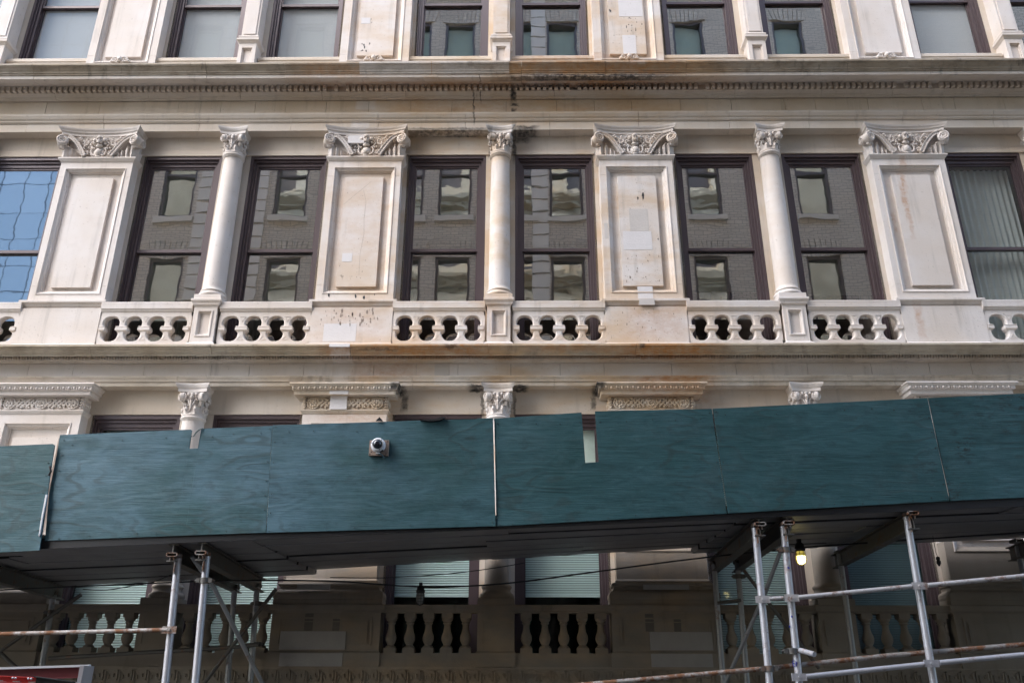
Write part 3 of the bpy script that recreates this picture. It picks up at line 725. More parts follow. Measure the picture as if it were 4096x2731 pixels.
def capital_column():
    """small composite capital, foot at z = 0, axis at x = y = 0"""
    m = MB()
    m.lathe([(.165, -.06), (.168, -.045), (.19, -.035), (.197, -.02), (.19, -.004), (.175, .0), (.175, .012), (.186, .02), (.186, .035), (.165, .045)], 0, 0, 28)
    m.lathe([(.155, .04), (.15, .15), (.158, .25), (.185, .34), (.20, .38)], 0, 0, 24)
    for q in range(8):
        a = -PI / 2 + PI / 8 + q * PI / 4; o = Vector((math.cos(a), math.sin(a), 0))
        leaf(m, Vector((0, 0, .04)) + o * .152, o, .105, .155, .055, .012)
        m.ball((o.x * .188, o.y * .188, .105), .014, .014, .03, 1, 6, 5); m.ball((o.x * .182, o.y * .182, .115), .026, .026, .045, 0, 8, 6)
        m.ball((o.x * .20, o.y * .20, .105), .009, .009, .02, 1, 6, 5)
    for q in range(4):
        a = -PI / 2 + q * PI / 2; o = Vector((math.cos(a), math.sin(a), 0))
        leaf(m, Vector((0, 0, .10)) + o * .155, o, .085, .20, .03, .015); m.ball((o.x * .195, o.y * .195, .30), .03, .03, .03); m.ball((o.x * .185, o.y * .185, .35), .028, .02, .03)
        for s in (-1, 1): m.ball((o.x * .185 - o.y * s * .06, o.y * .185 + o.x * s * .06, .35), .02, .02, .026)
        for s in (-1, 1):
            pts = [Vector((0, 0, z)) + o * (.17) + Vector((-o.y, o.x, 0)) * s * x for x, z in ((.02, .18), (.045, .24), (.07, .27), (.085, .25))]
            m.tube(pts, [.016, .014, .012, .008], 6)
    for q in range(4):
        a = -PI / 4 + q * PI / 2; dg = Vector((math.cos(a), math.sin(a), 0)); side = Vector((-dg.y, dg.x, 0))
        leaf(m, Vector((0, 0, .17)) + dg * .165, dg, .07, .10, .05, .02)
    for q in range(4):
        a = -PI / 2 + q * PI / 2; o = Vector((math.cos(a), math.sin(a), 0)); sd = Vector((-o.y, o.x, 0))
        for s in (-1, 1):
            fx = (o + sd * (s * .3)).normalized(); ax = (sd * s - o * .3).normalized(); c = o * .142 + sd * (s * .150) + Vector((0, 0, .312))
            disc(m, c, fx, .074, .045, 18); spiral(m, c + fx * .045, .064, .010, 2.0, .0135, ax, Vector((0, 0, 1)), PI / 2, -1, 28)
    prof = ((0, 0), (.0, .40), (.012, .45), (.02, .55), (.035, .78), (.037, 1))
    n = 10; vs = []; L = len(prof)
    loop = []
    for q in range(4):
        a = -PI / 2 + q * PI / 2; o = Vector((math.cos(a), math.sin(a), 0)); sd = Vector((-o.y, o.x, 0))
        for j in range(n):
            t = -1 + 2 * j / n; loop.append(o * (.178 + .05 * t * t) + sd * (t * .222))
    for p in loop:
        for (po, pz) in prof: vs.append((p.x * (1 + po / .2), p.y * (1 + po / .2), .385 + .135 * pz))
    N = len(loop)
    m.add(vs, [(q * L + j, ((q + 1) % N) * L + j, ((q + 1) % N) * L + j + 1, q * L + j + 1) for q in range(N) for j in range(L - 1)])
    m.add([vs[q * L] for q in range(N)], [tuple(range(N - 1, -1, -1))]); m.add([vs[q * L + L - 1] for q in range(N)], [tuple(range(N))])
    return m
M['hole'] = plain('hole_shade', (.16, .13, .11), .9, 0, .2, 20)  # dark beads painted for the shade inside the carved holes
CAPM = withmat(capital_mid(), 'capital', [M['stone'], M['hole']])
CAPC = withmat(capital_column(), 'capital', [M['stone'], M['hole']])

for i in range(-5, 6, 2):
    p = pilaster_mid(i)
    if i == -1:
        m = MB(); m.v, m.f, m.m, m.s = [], [], [], []
        src = capital_mid(); src.box(-.33, .03, -.082, -.02, 10.59, 10.75, 2)
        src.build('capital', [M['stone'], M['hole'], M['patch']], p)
    else:
        link('capital', CAPM, p)

# ---- columns of the middle floor
def column_mid():
    m = MB(); cy = .11
    n = 12
    m.lathe([(.215, 7.585), (.232, 7.60), (.236, 7.62), (.228, 7.645), (.205, 7.655), (.198, 7.665), (.198, 7.685), (.208, 7.69), (.21, 7.705), (.2, 7.715), (.185, 7.73), (.181, 7.78)] +
            [(.181 - .017 * (q / n) ** 1.4, 7.78 + (10.36 - 7.78) * q / n) for q in range(1, n + 1)], 0, cy, 32)
    m.box(-.222, .222, -.115, .25, 7.505, 7.588)
    # pedestal between the balustrades
    m.ring([(0, 7.36), (.012, 7.38), (.028, 7.39), (.034, 7.42), (.055, 7.455), (.058, 7.46), (.058, 7.49), (.045, 7.50), (.02, 7.51)], -.19, .19, -.10, .24)
    m.box(-.19, -.115, -.10, .24, 6.60, 7.362); m.box(.115, .19, -.10, .24, 6.60, 7.362); m.box(-.115, .115, -.10, .24, 6.60, 6.85); m.box(-.115, .115, -.10, .24, 7.29, 7.362)
    m.box(-.115, .115, -.062, .2, 6.84, 7.30)
    def fr(i0, y0, i1, y1):
        a = [(-.115 + i0, y0, 6.85 + i0), (.115 - i0, y0, 6.85 + i0), (.115 - i0, y0, 7.29 - i0), (-.115 + i0, y0, 7.29 - i0)]
        b = [(-.115 + i1, y1, 6.85 + i1), (.115 - i1, y1, 6.85 + i1), (.115 - i1, y1, 7.29 - i1), (-.115 + i1, y1, 7.29 - i1)]
        m.add(a + b, [(0, 1, 5, 4), (1, 2, 6, 5), (2, 3, 7, 6), (3, 0, 4, 7)])
    fr(-.012, -.112, .008, -.112); fr(-.012, -.098, -.012, -.112); fr(.008, -.112, .012, -.09); fr(.012, -.09, .035, -.075); fr(.035, -.075, .036, -.06)
    m.ring([(.045, 6.595), (.045, 6.695), (.03, 6.715), (.0, 6.735)], -.19, .19, -.10, .24)
    return m
COLM = withmat(column_mid(), 'column', M['stone'])
for i in range(-6, 7, 2):
    c = link('column', COLM, ob, (i * B, 0, 0)); link('capital', CAPC, c, (0, .09, 10.40))

# ---- pierced balustrade of the middle floor
OPR = .131; ZA, ZB = 7.09, 6.90
def hole_half(z):
    w = 0.0
    for zc in (ZA, ZB):
        d = OPR * OPR - (z - zc) ** 2
        if d > 0: w = max(w, math.sqrt(d))
    return w
def baluster_mid(kind):
    """kind 0 whole, -1 only its right half, 1 only its left half"""
    m = MB(); P2 = .185; zs = [ZB - OPR + .0005 + (ZA - ZB + 2 * OPR - .001) * q / 34 for q in range(35)]
    yf, yb = -.055, .045
    L = (lambda z: -(P2 - hole_half(z))) if kind >= 0 else (lambda z: 0.0)
    Rr = (lambda z: (P2 - hole_half(z))) if kind <= 0 else (lambda z: 0.0)
    ch = .020
    secs = []
    for z in zs:
        l, r = L(z), Rr(z); cl = ch if kind >= 0 else 0; cr = ch if kind <= 0 else 0
        w = max(.004, (r - l))
        cl = min(cl, w * .3); cr = min(cr, w * .3)
        secs.append([(l, yb, z), (l, yf + ch, z), (l + cl, yf, z), (r - cr, yf, z), (r, yf + ch, z), (r, yb, z)])
    vs = [p for s in secs for p in s]
    fs = [(q * 6 + j, q * 6 + j + 1, (q + 1) * 6 + j + 1, (q + 1) * 6 + j) for q in range(len(zs) - 1) for j in range(5)] + [(q * 6 + 5, q * 6, (q + 1) * 6, (q + 1) * 6 + 5) for q in range(len(zs) - 1)]
    m.add(vs, fs)
    # moulded block at the waist
    zc = (ZA + ZB) / 2
    prof = [(-.012, -.062), (-.004, -.05), (.014, -.032), (.017, -.03), (.017, .012), (.010, .014), (.010, .024), (.016, .03), (.014, .036), (-.012, .05)]
    x0, x1 = (-.080 if kind >= 0 else .02), (.080 if kind <= 0 else -.02)
    m.ring([(o, zc + z) for o, z in prof], x0 if kind < 0 else x0, x1, -.058, .05)
    # sunk triangles in the spandrels (a raised rim round a hollow)
    if kind == 0:
        for (za, sgn) in ((ZA + .075, 1), (ZB - .07, -1)):
            pts = [(-.05, za + sgn * .036), (.05, za + sgn * .036), (.012, za - sgn * .02), (0, za - sgn * .055), (-.012, za - sgn * .02)]
            m.tube([(x, -.056, z) for x, z in pts + pts[:1]], .0055, 5)
    return m
BAL = {k_: withmat(baluster_mid(k_), 'baluster', M['stone']) for k_ in (-1, 0, 1)}
for g in range(-NB, NB):
    c = g if g % 2 == 0 else g + 1; sg = 1 if g % 2 == 0 else -1
    a, b = .225, B - .665                 # from pedestal to pilaster die
    m = MB(); xs = sorted((c * B + sg * a, c * B + sg * b))
    cx = sum(xs) / 2; h = (xs[1] - xs[0]) / 2
    m.prof([(.06, 7.29), (-.06, 7.29), (-.07, 7.30), (-.085, 7.335), (-.095, 7.34), (-.098, 7.42), (-.10, 7.425), (-.10, 7.452), (-.085, 7.462), (.06, 7.468)], -h, h)
    m.box(-h, h, -.055, .045, ZA + OPR - .0005, 7.295); m.box(-h, h, -.055, .045, 6.705, ZB - OPR + .0008)
    m.prof([(.05, 6.60), (-.075, 6.60), (-.075, 6.69), (-.055, 6.706), (.05, 6.706)], -h, h)
    for s in (-1, 1): m.box(min(s * .74, s * h), max(s * .74, s * h), -.055, .045, 6.70, 7.295) if h > .742 else None
    o = m.build('balustrade', M['stone'], ob, (cx, -.0, 0))
    for q in range(5):
        x = (q - 2) * .37
        link('baluster', BAL[-1 if q == 0 else 1 if q == 4 else 0], o, (x, 0, 0))

# ---- lower floor: broad pilasters with lace band and egg-and-dart abacus
def pilaster_low(i):
    m = MB(); hw = .66
    shaft(m, 3.06, 5.55, hw, .53, 3.45, 5.42, .36, 3.62, 5.19, joints=(3.6, 5.2))
    m.ring([(.0, 2.995), (.015, 3.0), (.02, 3.03), (.0, 3.06)], -hw, hw, 0, .23)
    m.ring([(.12, 2.69), (.12, 2.76), (.115, 2.765), (.125, 2.80), (.122, 2.845), (.10, 2.875), (.075, 2.885), (.06, 2.905), (.055, 2.945), (.075, 2.955), (.082, 2.975), (.07, 3.0), (.0, 3.005)], -hw, hw, 0, .23)
    # pedestal with sunk panel
    m.ring([(.13, 2.585), (.14, 2.60), (.155, 2.61), (.16, 2.64), (.16, 2.685), (.14, 2.695)], -hw, hw, 0, .23)
    m.ring([(.11, 2.07), (.11, 2.59)], -hw, hw, 0, .23)
    for (x0, x1, z0, z1) in ((-.66, .66, 2.50, 2.52), (-.66, .66, 2.14, 2.165), (-.66, -.635, 2.165, 2.50), (.635, .66, 2.165, 2.50), (-.60, .60, 2.455, 2.465), (-.60, .60, 2.19, 2.2), (-.6, -.59, 2.2, 2.455), (.59, .6, 2.2, 2.455)):
        m.box(x0, x1, -.125, -.10, z0, z1)
    m.ring([(.13, 1.86), (.13, 2.05), (.11, 2.075)], -hw, hw, 0, .23)
    c = i * B
    if i in (-1, 1):
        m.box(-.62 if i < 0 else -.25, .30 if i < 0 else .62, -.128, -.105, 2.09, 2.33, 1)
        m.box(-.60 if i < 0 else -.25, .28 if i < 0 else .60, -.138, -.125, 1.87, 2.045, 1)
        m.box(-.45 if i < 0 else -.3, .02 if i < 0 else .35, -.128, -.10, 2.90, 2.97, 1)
        m.box(-.3, -.18, -.114, -.105, 2.335, 2.57, 2); m.box(.1, .2, -.114, -.105, 2.335, 2.5, 2)
    m.m = [3 if (mt == 0 and sum(m.v[q][2] for q in f) / len(f) > 3.6) else mt for mt, f in zip(m.m, m.f)]  # below this height the stone is darkened for the shed's shade
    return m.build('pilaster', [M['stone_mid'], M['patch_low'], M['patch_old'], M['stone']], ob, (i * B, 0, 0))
M['stone_mid'] = stone('shaded_grimy_marble', (.28, .245, .205), (.215, .185, .15), .4, .45, True, .3)  # grime, plus the shade under the shed put into the base colour
def capital_low():
    m = MB(); hw = .66; z = 5.55
    m.ring([(0, z), (.012, z + .012), (.03, z + .045), (.036, z + .05), (.036, z + .068), (.01, z + .075)], -hw, hw, 0, .23)
    m.ring([(.012, z + .07), (.012, z + .29)], -hw, hw, 0, .23)
    yb = -.014; zc = z + .175
    for x in (-.50, 0, .50):
        rosette(m, (x, yb - .012, zc), .088, 8, .018); rosette(m, (x, yb - .012, zc), .06, 0, .01)
        disc(m, (x, yb + .01, zc), (0, -1, 0), .10, .014, 20)
    for x in (-.25, .25):                                   # basket weave
        for s in (-1, 1):
            for q in range(-2, 3):
                cxx = x + q * .072
                rot = Matrix.Rotation(-s * PI / 4, 3, 'Y')
                L = .20 - abs(q) * .035
                m.rbox((cxx, yb - .008 - (.004 if s > 0 else 0), zc), L, .02, .026, rot)
        for q in range(14):
            a = random.Random(q).uniform(-.14, .14); b = random.Random(q + 50).uniform(-.085, .085)
            m.ball((x + a, yb - .008, zc + b), .014, .014, .014, 0, 6, 5); 
        for q in range(12):
            a = random.Random(q + 90).uniform(-.15, .15); b = random.Random(q + 150).uniform(-.08, .08)
            m.ball((x + a, yb - .014, zc + b), .009, .012, .009, 1, 6, 4)
    for s in (-1, 1):
        for zz in (-.07, -.025, .02, .065): m.ball((s * .635, yb - .006, zc + zz), .022, .02, .016, 0, 7, 5); m.ball((s * .61, yb - .01, zc + zz + .02), .011, .012, .011, 1, 6, 4)
        for yy in (.04, .1, .16): m.ball((s * (hw + .016), yy, zc), .02, .026, .05, 0, 7, 5)
    # corona with soffit, egg-and-dart and crown
    m.ring([(.01, z + .285), (.13, z + .285), (.13, z + .345), (.14, z + .348), (.165, z + .355), (.165, z + .405), (.175, z + .41), (.19, z + .435), (.205, z + .44), (.205, z + .455), (.195, z + .468)], -hw, hw, 0, .23)
    x = -hw - .14
    while x < hw + .14:
        m.ball((x, -.168, z + .382), .022, .02, .026, 0, 8, 6); m.box(x + .036, x + .046, -.178, -.16, z + .36, z + .404); x += .0845
    return m
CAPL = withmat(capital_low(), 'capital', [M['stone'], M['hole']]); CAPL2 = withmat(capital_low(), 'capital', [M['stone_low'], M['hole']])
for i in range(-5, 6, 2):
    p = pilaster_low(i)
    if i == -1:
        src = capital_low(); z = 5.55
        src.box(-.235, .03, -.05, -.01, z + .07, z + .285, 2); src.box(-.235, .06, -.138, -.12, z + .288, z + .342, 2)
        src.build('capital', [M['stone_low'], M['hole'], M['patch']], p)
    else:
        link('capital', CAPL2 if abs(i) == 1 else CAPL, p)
def column_low():
    m = MB(); cy = .10; n = 8
    m.lathe([(.235, 2.77), (.25, 2.785), (.255, 2.82), (.245, 2.85), (.222, 2.865), (.205, 2.885), (.203, 2.92), (.215, 2.93), (.222, 2.95), (.215, 2.97), (.19, 2.985), (.178, 3.02)] + [(.178 - .012 * q / n, 3.02 + (5.5 - 3.02) * q / n) for q in range(1, n + 1)], 0, cy, 32)
    m.box(-.26, .26, -.16, .25, 2.69, 2.775)
    m.ring([(.0, 2.585), (.015, 2.6), (.03, 2.612), (.035, 2.64), (.035, 2.685), (.02, 2.695)], -.26, .26, -.10, .24)
    m.ring([(0, 2.07), (0, 2.59)], -.26, .26, -.10, .24)
    for (x0, x1, z0, z1) in ((-.19, .19, 2.48, 2.495), (-.19, .19, 2.15, 2.165), (-.19, -.175, 2.165, 2.48), (.175, .19, 2.165, 2.48)): m.box(x0, x1, -.112, -.09, z0, z1)
    m.ring([(.02, 1.86), (.02, 2.05), (0, 2.075)], -.26, .26, -.10, .24)
    return m
_c = column_low(); _c.m = [1 if sum(_c.v[q][2] for q in f) / len(f) > 3.6 else 0 for f in _c.f]  # lower shaft takes the stone darkened for the shed's shade
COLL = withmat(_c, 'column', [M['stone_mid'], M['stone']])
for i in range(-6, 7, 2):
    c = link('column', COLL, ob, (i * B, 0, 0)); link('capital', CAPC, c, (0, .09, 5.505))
def turned():
    m = MB()
    m.box(-.085, .085, -.085, .085, 2.045, 2.115); m.box(-.078, .078, -.078, .078, 2.515, 2.585)
    m.lathe([(.075, 2.112), (.078, 2.125), (.066, 2.14), (.05, 2.15), (.048, 2.165), (.062, 2.185), (.077, 2.22), (.08, 2.25), (.074, 2.285), (.055, 2.33), (.046, 2.38), (.044, 2.425), (.046, 2.435), (.06, 2.44), (.062, 2.452), (.05, 2.458), (.055, 2.47), (.073, 2.485), (.078, 2.50), (.076, 2.518)], 0, 0, 20)
    return m
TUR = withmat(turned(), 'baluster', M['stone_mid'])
for g in range(-NB, NB):
    c = g if g % 2 == 0 else g + 1; sg = 1 if g % 2 == 0 else -1
    xs = sorted((c * B + sg * .275, c * B + sg * (B - .765))); cx = sum(xs) / 2; h = (xs[1] - xs[0]) / 2
    m = MB()
    m.prof([(.09, 2.582), (-.09, 2.582), (-.095, 2.60), (-.115, 2.61), (-.12, 2.64), (-.125, 2.645), (-.125, 2.68), (-.11, 2.692), (.09, 2.695)], -h, h)
    m.box(-h, h, -.10, .10, 1.86, 2.048)
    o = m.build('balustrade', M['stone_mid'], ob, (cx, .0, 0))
    for q in range(5): link('baluster', TUR, o, ((q - 2) * .264, 0, 0))
# Greek key band
m = MB(); m.box(XL, XR, -.09, .2, 1.62, 1.862); m.box(XL, XR, -.12, .2, 1.84, 1.87)
x = XL; w = .016
while x < XR:
    path = [(0, 0), (0, .15), (.165, .15), (.165, .035), (.045, .035), (.045, .105), (.115, .105), (.115, .075)]
    for (a, b) in zip(path, path[1:]):
        x0, x1 = sorted((a[0], b[0])); z0, z1 = sorted((a[1], b[1]))
        m.box(x + x0, x + x1 + w, -.108, -.085, 1.655 + z0, 1.655 + z1 + w)
    m.box(x, x + .2, -.105, -.085, 1.638, 1.654)
    x += .2
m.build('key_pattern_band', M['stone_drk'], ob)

# ---- upper floor: sills, broad pilasters, slim pilasters
m = MB()
for g in range(-NB, NB):
    c = g if g % 2 == 0 else g + 1; sg = 1 if g % 2 == 0 else -1
    xs = sorted((c * B + sg * .19, c * B + sg * (B - .655)))
    m.prof([(.3, 12.0), (.06, 12.0), (.06, 12.56), (.045, 12.575), (.045, 12.635), (.055, 12.65), (.3, 12.67)], xs[0], xs[1])
m.build('sill_course', M['stone_fr'], ob)
def pilaster_top(i):
    m = MB(); hw = .655
    shaft(m, 12.0, 16.4, hw, .52, 12.50, 16.0, .345, 12.66, 15.8, joints=(12.66,))
    z = 12.535; y = -.02
    # small carved cluster at the foot of the panel
    m.ball((0, y - .03, z), .048, .045, .05); 
    for s in (-1, 1):
        spiral(m, (s * .105, y - .015, z - .005), .05, .012, 1.5, .017, (s, 0, 0), (0, 0, 1), PI / 2, -1, 18)
        m.ball((s * .155, y, z - .02), .03, .03, .035); m.ball((s * .06, y - .01, z + .05), .04, .03, .025); m.ball((s * .05, y, z - .05), .04, .03, .02)
    m.ball((0, y - .01, z + .06), .035, .035, .022)
    c = X0 + i * B; rnd = random.Random(i + 60); ys = .032
    if i == -1:
        m.box(-3.08 - c, -2.91 - c, ys - .003, ys + .01, 13.43, 13.58, 1); spots(m, rnd, 8, -.3, -.1, 12.75, 12.95, ys, 2, .012, .03); spots(m, rnd, 2, -.14, -.1, 13.4, 13.6, ys, 2, .01, .016)
    if i == 1:
        m.box(1.90 - c, 2.36 - c, ys - .003, ys + .01, 13.57, 14.3, 1); m.box(1.94 - c, 2.19 - c, ys - .003, ys + .01, 12.665, 13.11, 1)
        spots(m, rnd, 22, -.1, .3, 13.1, 13.55, ys, 2, .006, .016); spots(m, rnd, 40, -.33, .33, 12.68, 14.2, ys, 3, .004, .01); spots(m, rnd, 1, -.32, -.3, 13.7, 13.72, ys, 2, .03, .03)
    return m.build('pilaster', [M['stone'], M['patch'], M['tarm'], M['pit']], ob, (i * B, 0, 0))
for i in range(-5, 6, 2): pilaster_top(i)
def slim():
    m = MB()
    m.box(-.155, .155, -.06, .23, 13.06, 16.4); m.box(-.115, .115, -.075, 0, 13.10, 16.35)
    m.ring([(.0, 12.86), (.015, 12.87), (.035, 12.90), (.06, 12.925), (.062, 12.93), (.062, 12.965), (.05, 12.97), (.035, 12.985), (.04, 13.0), (.045, 13.02), (.03, 13.045), (.0, 13.07)], -.15, .15, -.06, .23)
    m.box(-.165, -.095, -.075, .23, 12.0, 12.865); m.box(.095, .165, -.075, .23, 12.0, 12.865); m.box(-.095, .095, -.075, .23, 12.77, 12.865); m.box(-.095, .095, -.03, .2, 12.0, 12.775); m.box(-.095, .095, -.075, .2, 12.0, 12.3)
    for s in (-1, 1): m.box(min(s * .095, s * .075), max(s * .095, s * .075), -.055, -.025, 12.3, 12.77)
    m.box(-.075, .075, -.055, -.025, 12.75, 12.77)
    return m
SL = withmat(slim(), 'slim_pilaster', M['stone'])
for i in range(-6, 7, 2): link('slim_pilaster', SL, ob, (i * B, 0, 0))
#PART2

# ------------------------------------------------------------------ sidewalk shed (scaffold bridge over the pavement)
SL_ = .0435
sh = empty('sidewalk_shed', (0, 9.2, .0))  # panel, leg, rail and brace ends unprojected from image pixels at chosen depths
tag(sh, 'scaffold sidewalk shed with teal painted plywood parapet on silver pipe legs', 'scaffold')
def SY(y): return y - 9.2
def zd(x, y): return 3.205 + SL_ * (x + .27) + .02 * (y - 9.2)     # underside of the deck
M['nailm'] = plain('dull_nail_head', (.05, .06, .06), .6, .3, .2, 40)
def panel(pts, y, seed, warp=.0, ends=(), faces=None):
    """one sheet of plywood, subdivided so that it can bow a little"""
    import bmesh
    bm = bmesh.new()
    vs = [bm.verts.new((x, 0, z)) for x, z in pts]
    fl = [bm.faces.new([vs[i] for i in q]) for q in (faces or [range(len(pts))])]
    bmesh.ops.triangulate(bm, faces=fl, ngon_method='EAR_CLIP'); bmesh.ops.subdivide_edges(bm, edges=bm.edges[:], cuts=3, use_grid_fill=True)
    r = bmesh.ops.extrude_face_region(bm, geom=bm.faces[:])
    for v in [g for g in r['geom'] if isinstance(g, bmesh.types.BMVert)]: v.co.y += .016
    xs = [p[0] for p in pts]; cx = sum(xs) / len(xs)
    for v in bm.verts:
        v.co.y += warp * math.sin((v.co.x - cx) * 2.3 + seed) + .004 * math.sin(v.co.z * 7 + seed * 2 + v.co.x)
    bmesh.ops.recalc_face_normals(bm, faces=bm.faces[:])
    me = bpy.data.meshes.new('parapet_panel'); bm.to_mesh(me); bm.free()
    # nail heads round the edges of the sheet
    rnd = random.Random(seed); mb = MB()
    mb.v = [tuple(v.co) for v in me.vertices]; mb.f = [tuple(p.vertices) for p in me.polygons]; mb.m = [0] * len(mb.f); mb.s = [False] * len(mb.f)
    for xx in ends:
        for q in range(7):
            z = xx[1] + (xx[2] - xx[1]) * q / 6 + rnd.uniform(-.03, .03); x = xx[0] + (xx[3] - xx[0]) * q / 6
            (mb.box(x - .004, x + .004, -.009, .004, z - .004, z + .004, 1) if rnd.random() < .75 else None)
    if len(ends) == 2:
        (xa, za, ta, xta), (xb, zb, tb, xtb) = ends
        for q in range(9):
            t = (q + .5) / 9 + rnd.uniform(-.02, .02)
            for (x0, x1, z0, z1) in ((xa, xb, za, zb), (xta, xtb, ta - .05, tb - .05)):
                x = x0 + (x1 - x0) * t; z = z0 + (z1 - z0) * t + rnd.uniform(-.02, .012); (mb.box(x - .004, x + .004, -.009, .004, z - .004, z + .004, 1) if rnd.random() < .6 else None)
    me = mb.mesh('parapet_panel'); me.materials.append(M['ply']); me.materials.append(M['nailm'])
    return link('parapet_panel', me, sh, (0, SY(y), 0))
panel([(-18.0, 3.57), (-8.4, 3.99), (-5.30, 4.135), (-5.275, 4.12), (-5.19, 2.955), (-8.4, 2.79), (-18.0, 2.40)], 9.11, 1, ends=((-5.24, 3.0, 3.9, -5.30), ))
panel([(-5.26, 4.25), (-5.24, 3.6), (-5.18, 3.065), (-3.76, 3.117), (-3.655, 3.121), (-2.78, 3.152), (-2.845, 4.355), (-3.652, 4.322), (-3.658, 4.09), (-3.772, 4.087), (-3.77, 4.235), (-3.757, 4.24), (-3.757, 4.30), (-3.77, 4.312)],
      9.15, 2, ends=((-5.13, 3.10, 4.19, -5.20), (-2.81, 3.18, 4.32, -2.87)), faces=[(0, 1, 2, 3, 9, 10, 11, 12, 13), (3, 4, 8, 9), (4, 5, 6, 7, 8)])
panel([(-2.838, 4.36), (-2.77, 3.15), (-.283, 3.222), (-.325, 4.442), (-.50, 4.436), (-.52, 4.428), (-.95, 4.42), (-1.25, 4.412)], 9.142, 3, .004, ends=((-2.74, 3.18, 4.32, -2.80), (-.315, 3.25, 4.38, -.35)))
panel([(-.312, 4.442), (-.274, 3.222), (2.236, 3.362), (2.176, 4.553), (.842, 4.525), (.862, 3.932), (.712, 3.922), (.688, 4.512)], 9.152, 4, .003, ends=((-.235, 3.25, 4.4, -.27), (2.205, 3.38, 4.5, 2.15)))
panel([(2.19, 4.555), (2.25, 3.362), (4.675, 3.50), (4.655, 4.68)], 9.15, 5, .003, ends=((2.28, 3.39, 4.52, 2.22), (4.645, 3.53, 4.62, 4.62)))
panel([(4.668, 4.68), (4.69, 3.50), (7.6, 3.63), (18, 4.08), (18, 5.28), (7.6, 4.83)], 9.157, 6, ends=((4.72, 3.53, 4.62, 4.70), ))
# light timber studs behind the sheets
m = MB()
for x in (-4.6, -3.1, -1.5, .25, 1.55, 3.4, 5.6): m.box(x, x + .09, SY(9.175), SY(9.21), zd(x, 9.2) + .0, 4.12 + SL_ * x)
m.build('stud', M['wood'], sh)
m = MB()      # loose splinters of the sheet edges, bent flap and wire ends
m.slab([(-1.15, 4.404), (-.98, 4.42), (-.90, 4.44), (-.86, 4.435), (-.92, 4.405), (-1.02, 4.392)], SY(9.09), SY(9.14))
m.build('torn_flap', M['blackm'], sh); m = MB()
m.slab([(-1.66, 4.405), (-1.62, 4.45), (-1.60, 4.43), (-1.58, 4.405)], SY(9.12), SY(9.14))
m.build('wire_end', M['blackm'], sh)
m = MB(); m.tube([(-3.722, SY(9.13), 4.222), (-3.70, SY(9.125), 4.265), (-3.672, SY(9.13), 4.30), (-3.63, SY(9.14), 4.322)], [.007, .008, .008, .006], 6); m.build('bent_strap', M['plyedge'], sh)
m = MB(); m.slab([(-5.243, 3.55), (-5.225, 3.555), (-5.222, 3.32), (-5.212, 3.13), (-5.222, 3.10), (-5.236, 3.3)], SY(9.09), SY(9.11)); m.build('torn_strip', M['white'], sh)
m = MB(); m.tube([(-5.24, SY(9.05), 3.86), (-5.21, SY(9.04), 3.80), (-5.235, SY(9.06), 3.76)], .012, 6); m.build('bolt', M['blackm'], sh)

# corrugated deck: long ribbed steel planks laid one beside the other
def deck(xa, xb, ya, yb_, skew=0.0, drop=0.0):
    m = MB(); pitch = .52; y = ya; q = 0; rnd = random.Random(int(xa * 10))
    while y < yb_ - .02:
        cuts = [xa, xb] if xb - xa < 3 else [xa, xa + (xb - xa) * rnd.uniform(.3, .7), xb]
        for c0, c1 in zip(cuts, cuts[1:]):
            dz = rnd.uniform(-.012, .012); w = min(pitch, yb_ - y)
            prof = [(0, .08), (.035, .08), (.045, .010), (.06, .0), (.46, .0), (.47, .02), (.475, .08), (w - .002, .08), (w - .002, .085), (0, .085)] if w > .5 else [(0, .03), (w - .002, .03), (w - .002, .085), (0, .085)]
            n = len(prof); vs = []
            for x in (c0, c1 - .004):
                for py, pz in prof:
                    yy = y + min(py, w); vs.append((x, SY(yy), zd(x, yy) + pz + dz - (drop + skew * (x - xa) / (xb - xa)) * (yy - ya) / 3))
            k0 = len(m.f)
            m.add(vs, [(j, (j + 1) % n, n + (j + 1) % n, n + j) for j in range(n)] + [tuple(range(n - 1, -1, -1)), tuple(range(n, 2 * n))])
            if n == 10:
                for j in (0, 1, 5, 6): m.m[k0 + j] = 1        # groove faces painted black for the shade between two planks
        y += pitch
    return m.build('deck', [M['steel'], M['blackm']], sh)
deck(-18, -8.31, 9.19, 12.40, 0, .06); deck(7.61, 18, 9.19, 12.45); deck(-8.3, -2.95, 9.19, 12.36, 0, .06); deck(-2.95, 2.45, 9.19, 12.38, -.08); deck(2.45, 7.6, 9.19, 12.38)
m = MB(); vs = []                         # unseen grey boards added on the deck to bounce light onto the facade
for x in (-18, 18):
    for (yy, dz) in ((9.2, .12), (12.2, .12), (12.2, .145), (9.2, .145)): vs.append((x, SY(yy), zd(x, yy) + dz))
m.add(vs, [(0, 1, 5, 4), (1, 2, 6, 5), (2, 3, 7, 6), (3, 0, 4, 7), (3, 2, 1, 0), (4, 5, 6, 7)])
m.build('bounce_boarding', M['board'], sh)
m = MB(); vs = []
for x in (-18, 18):
    for (yy, dz) in ((9.172, -.010), (9.19, -.010), (9.19, .1), (9.172, .1)): vs.append((x, SY(yy), zd(x, yy) + dz))
m.add(vs, [(0, 1, 5, 4), (1, 2, 6, 5), (2, 3, 7, 6), (3, 0, 4, 7), (3, 2, 1, 0), (4, 5, 6, 7)])
m.build('edge_angle', M['blackm'], sh)

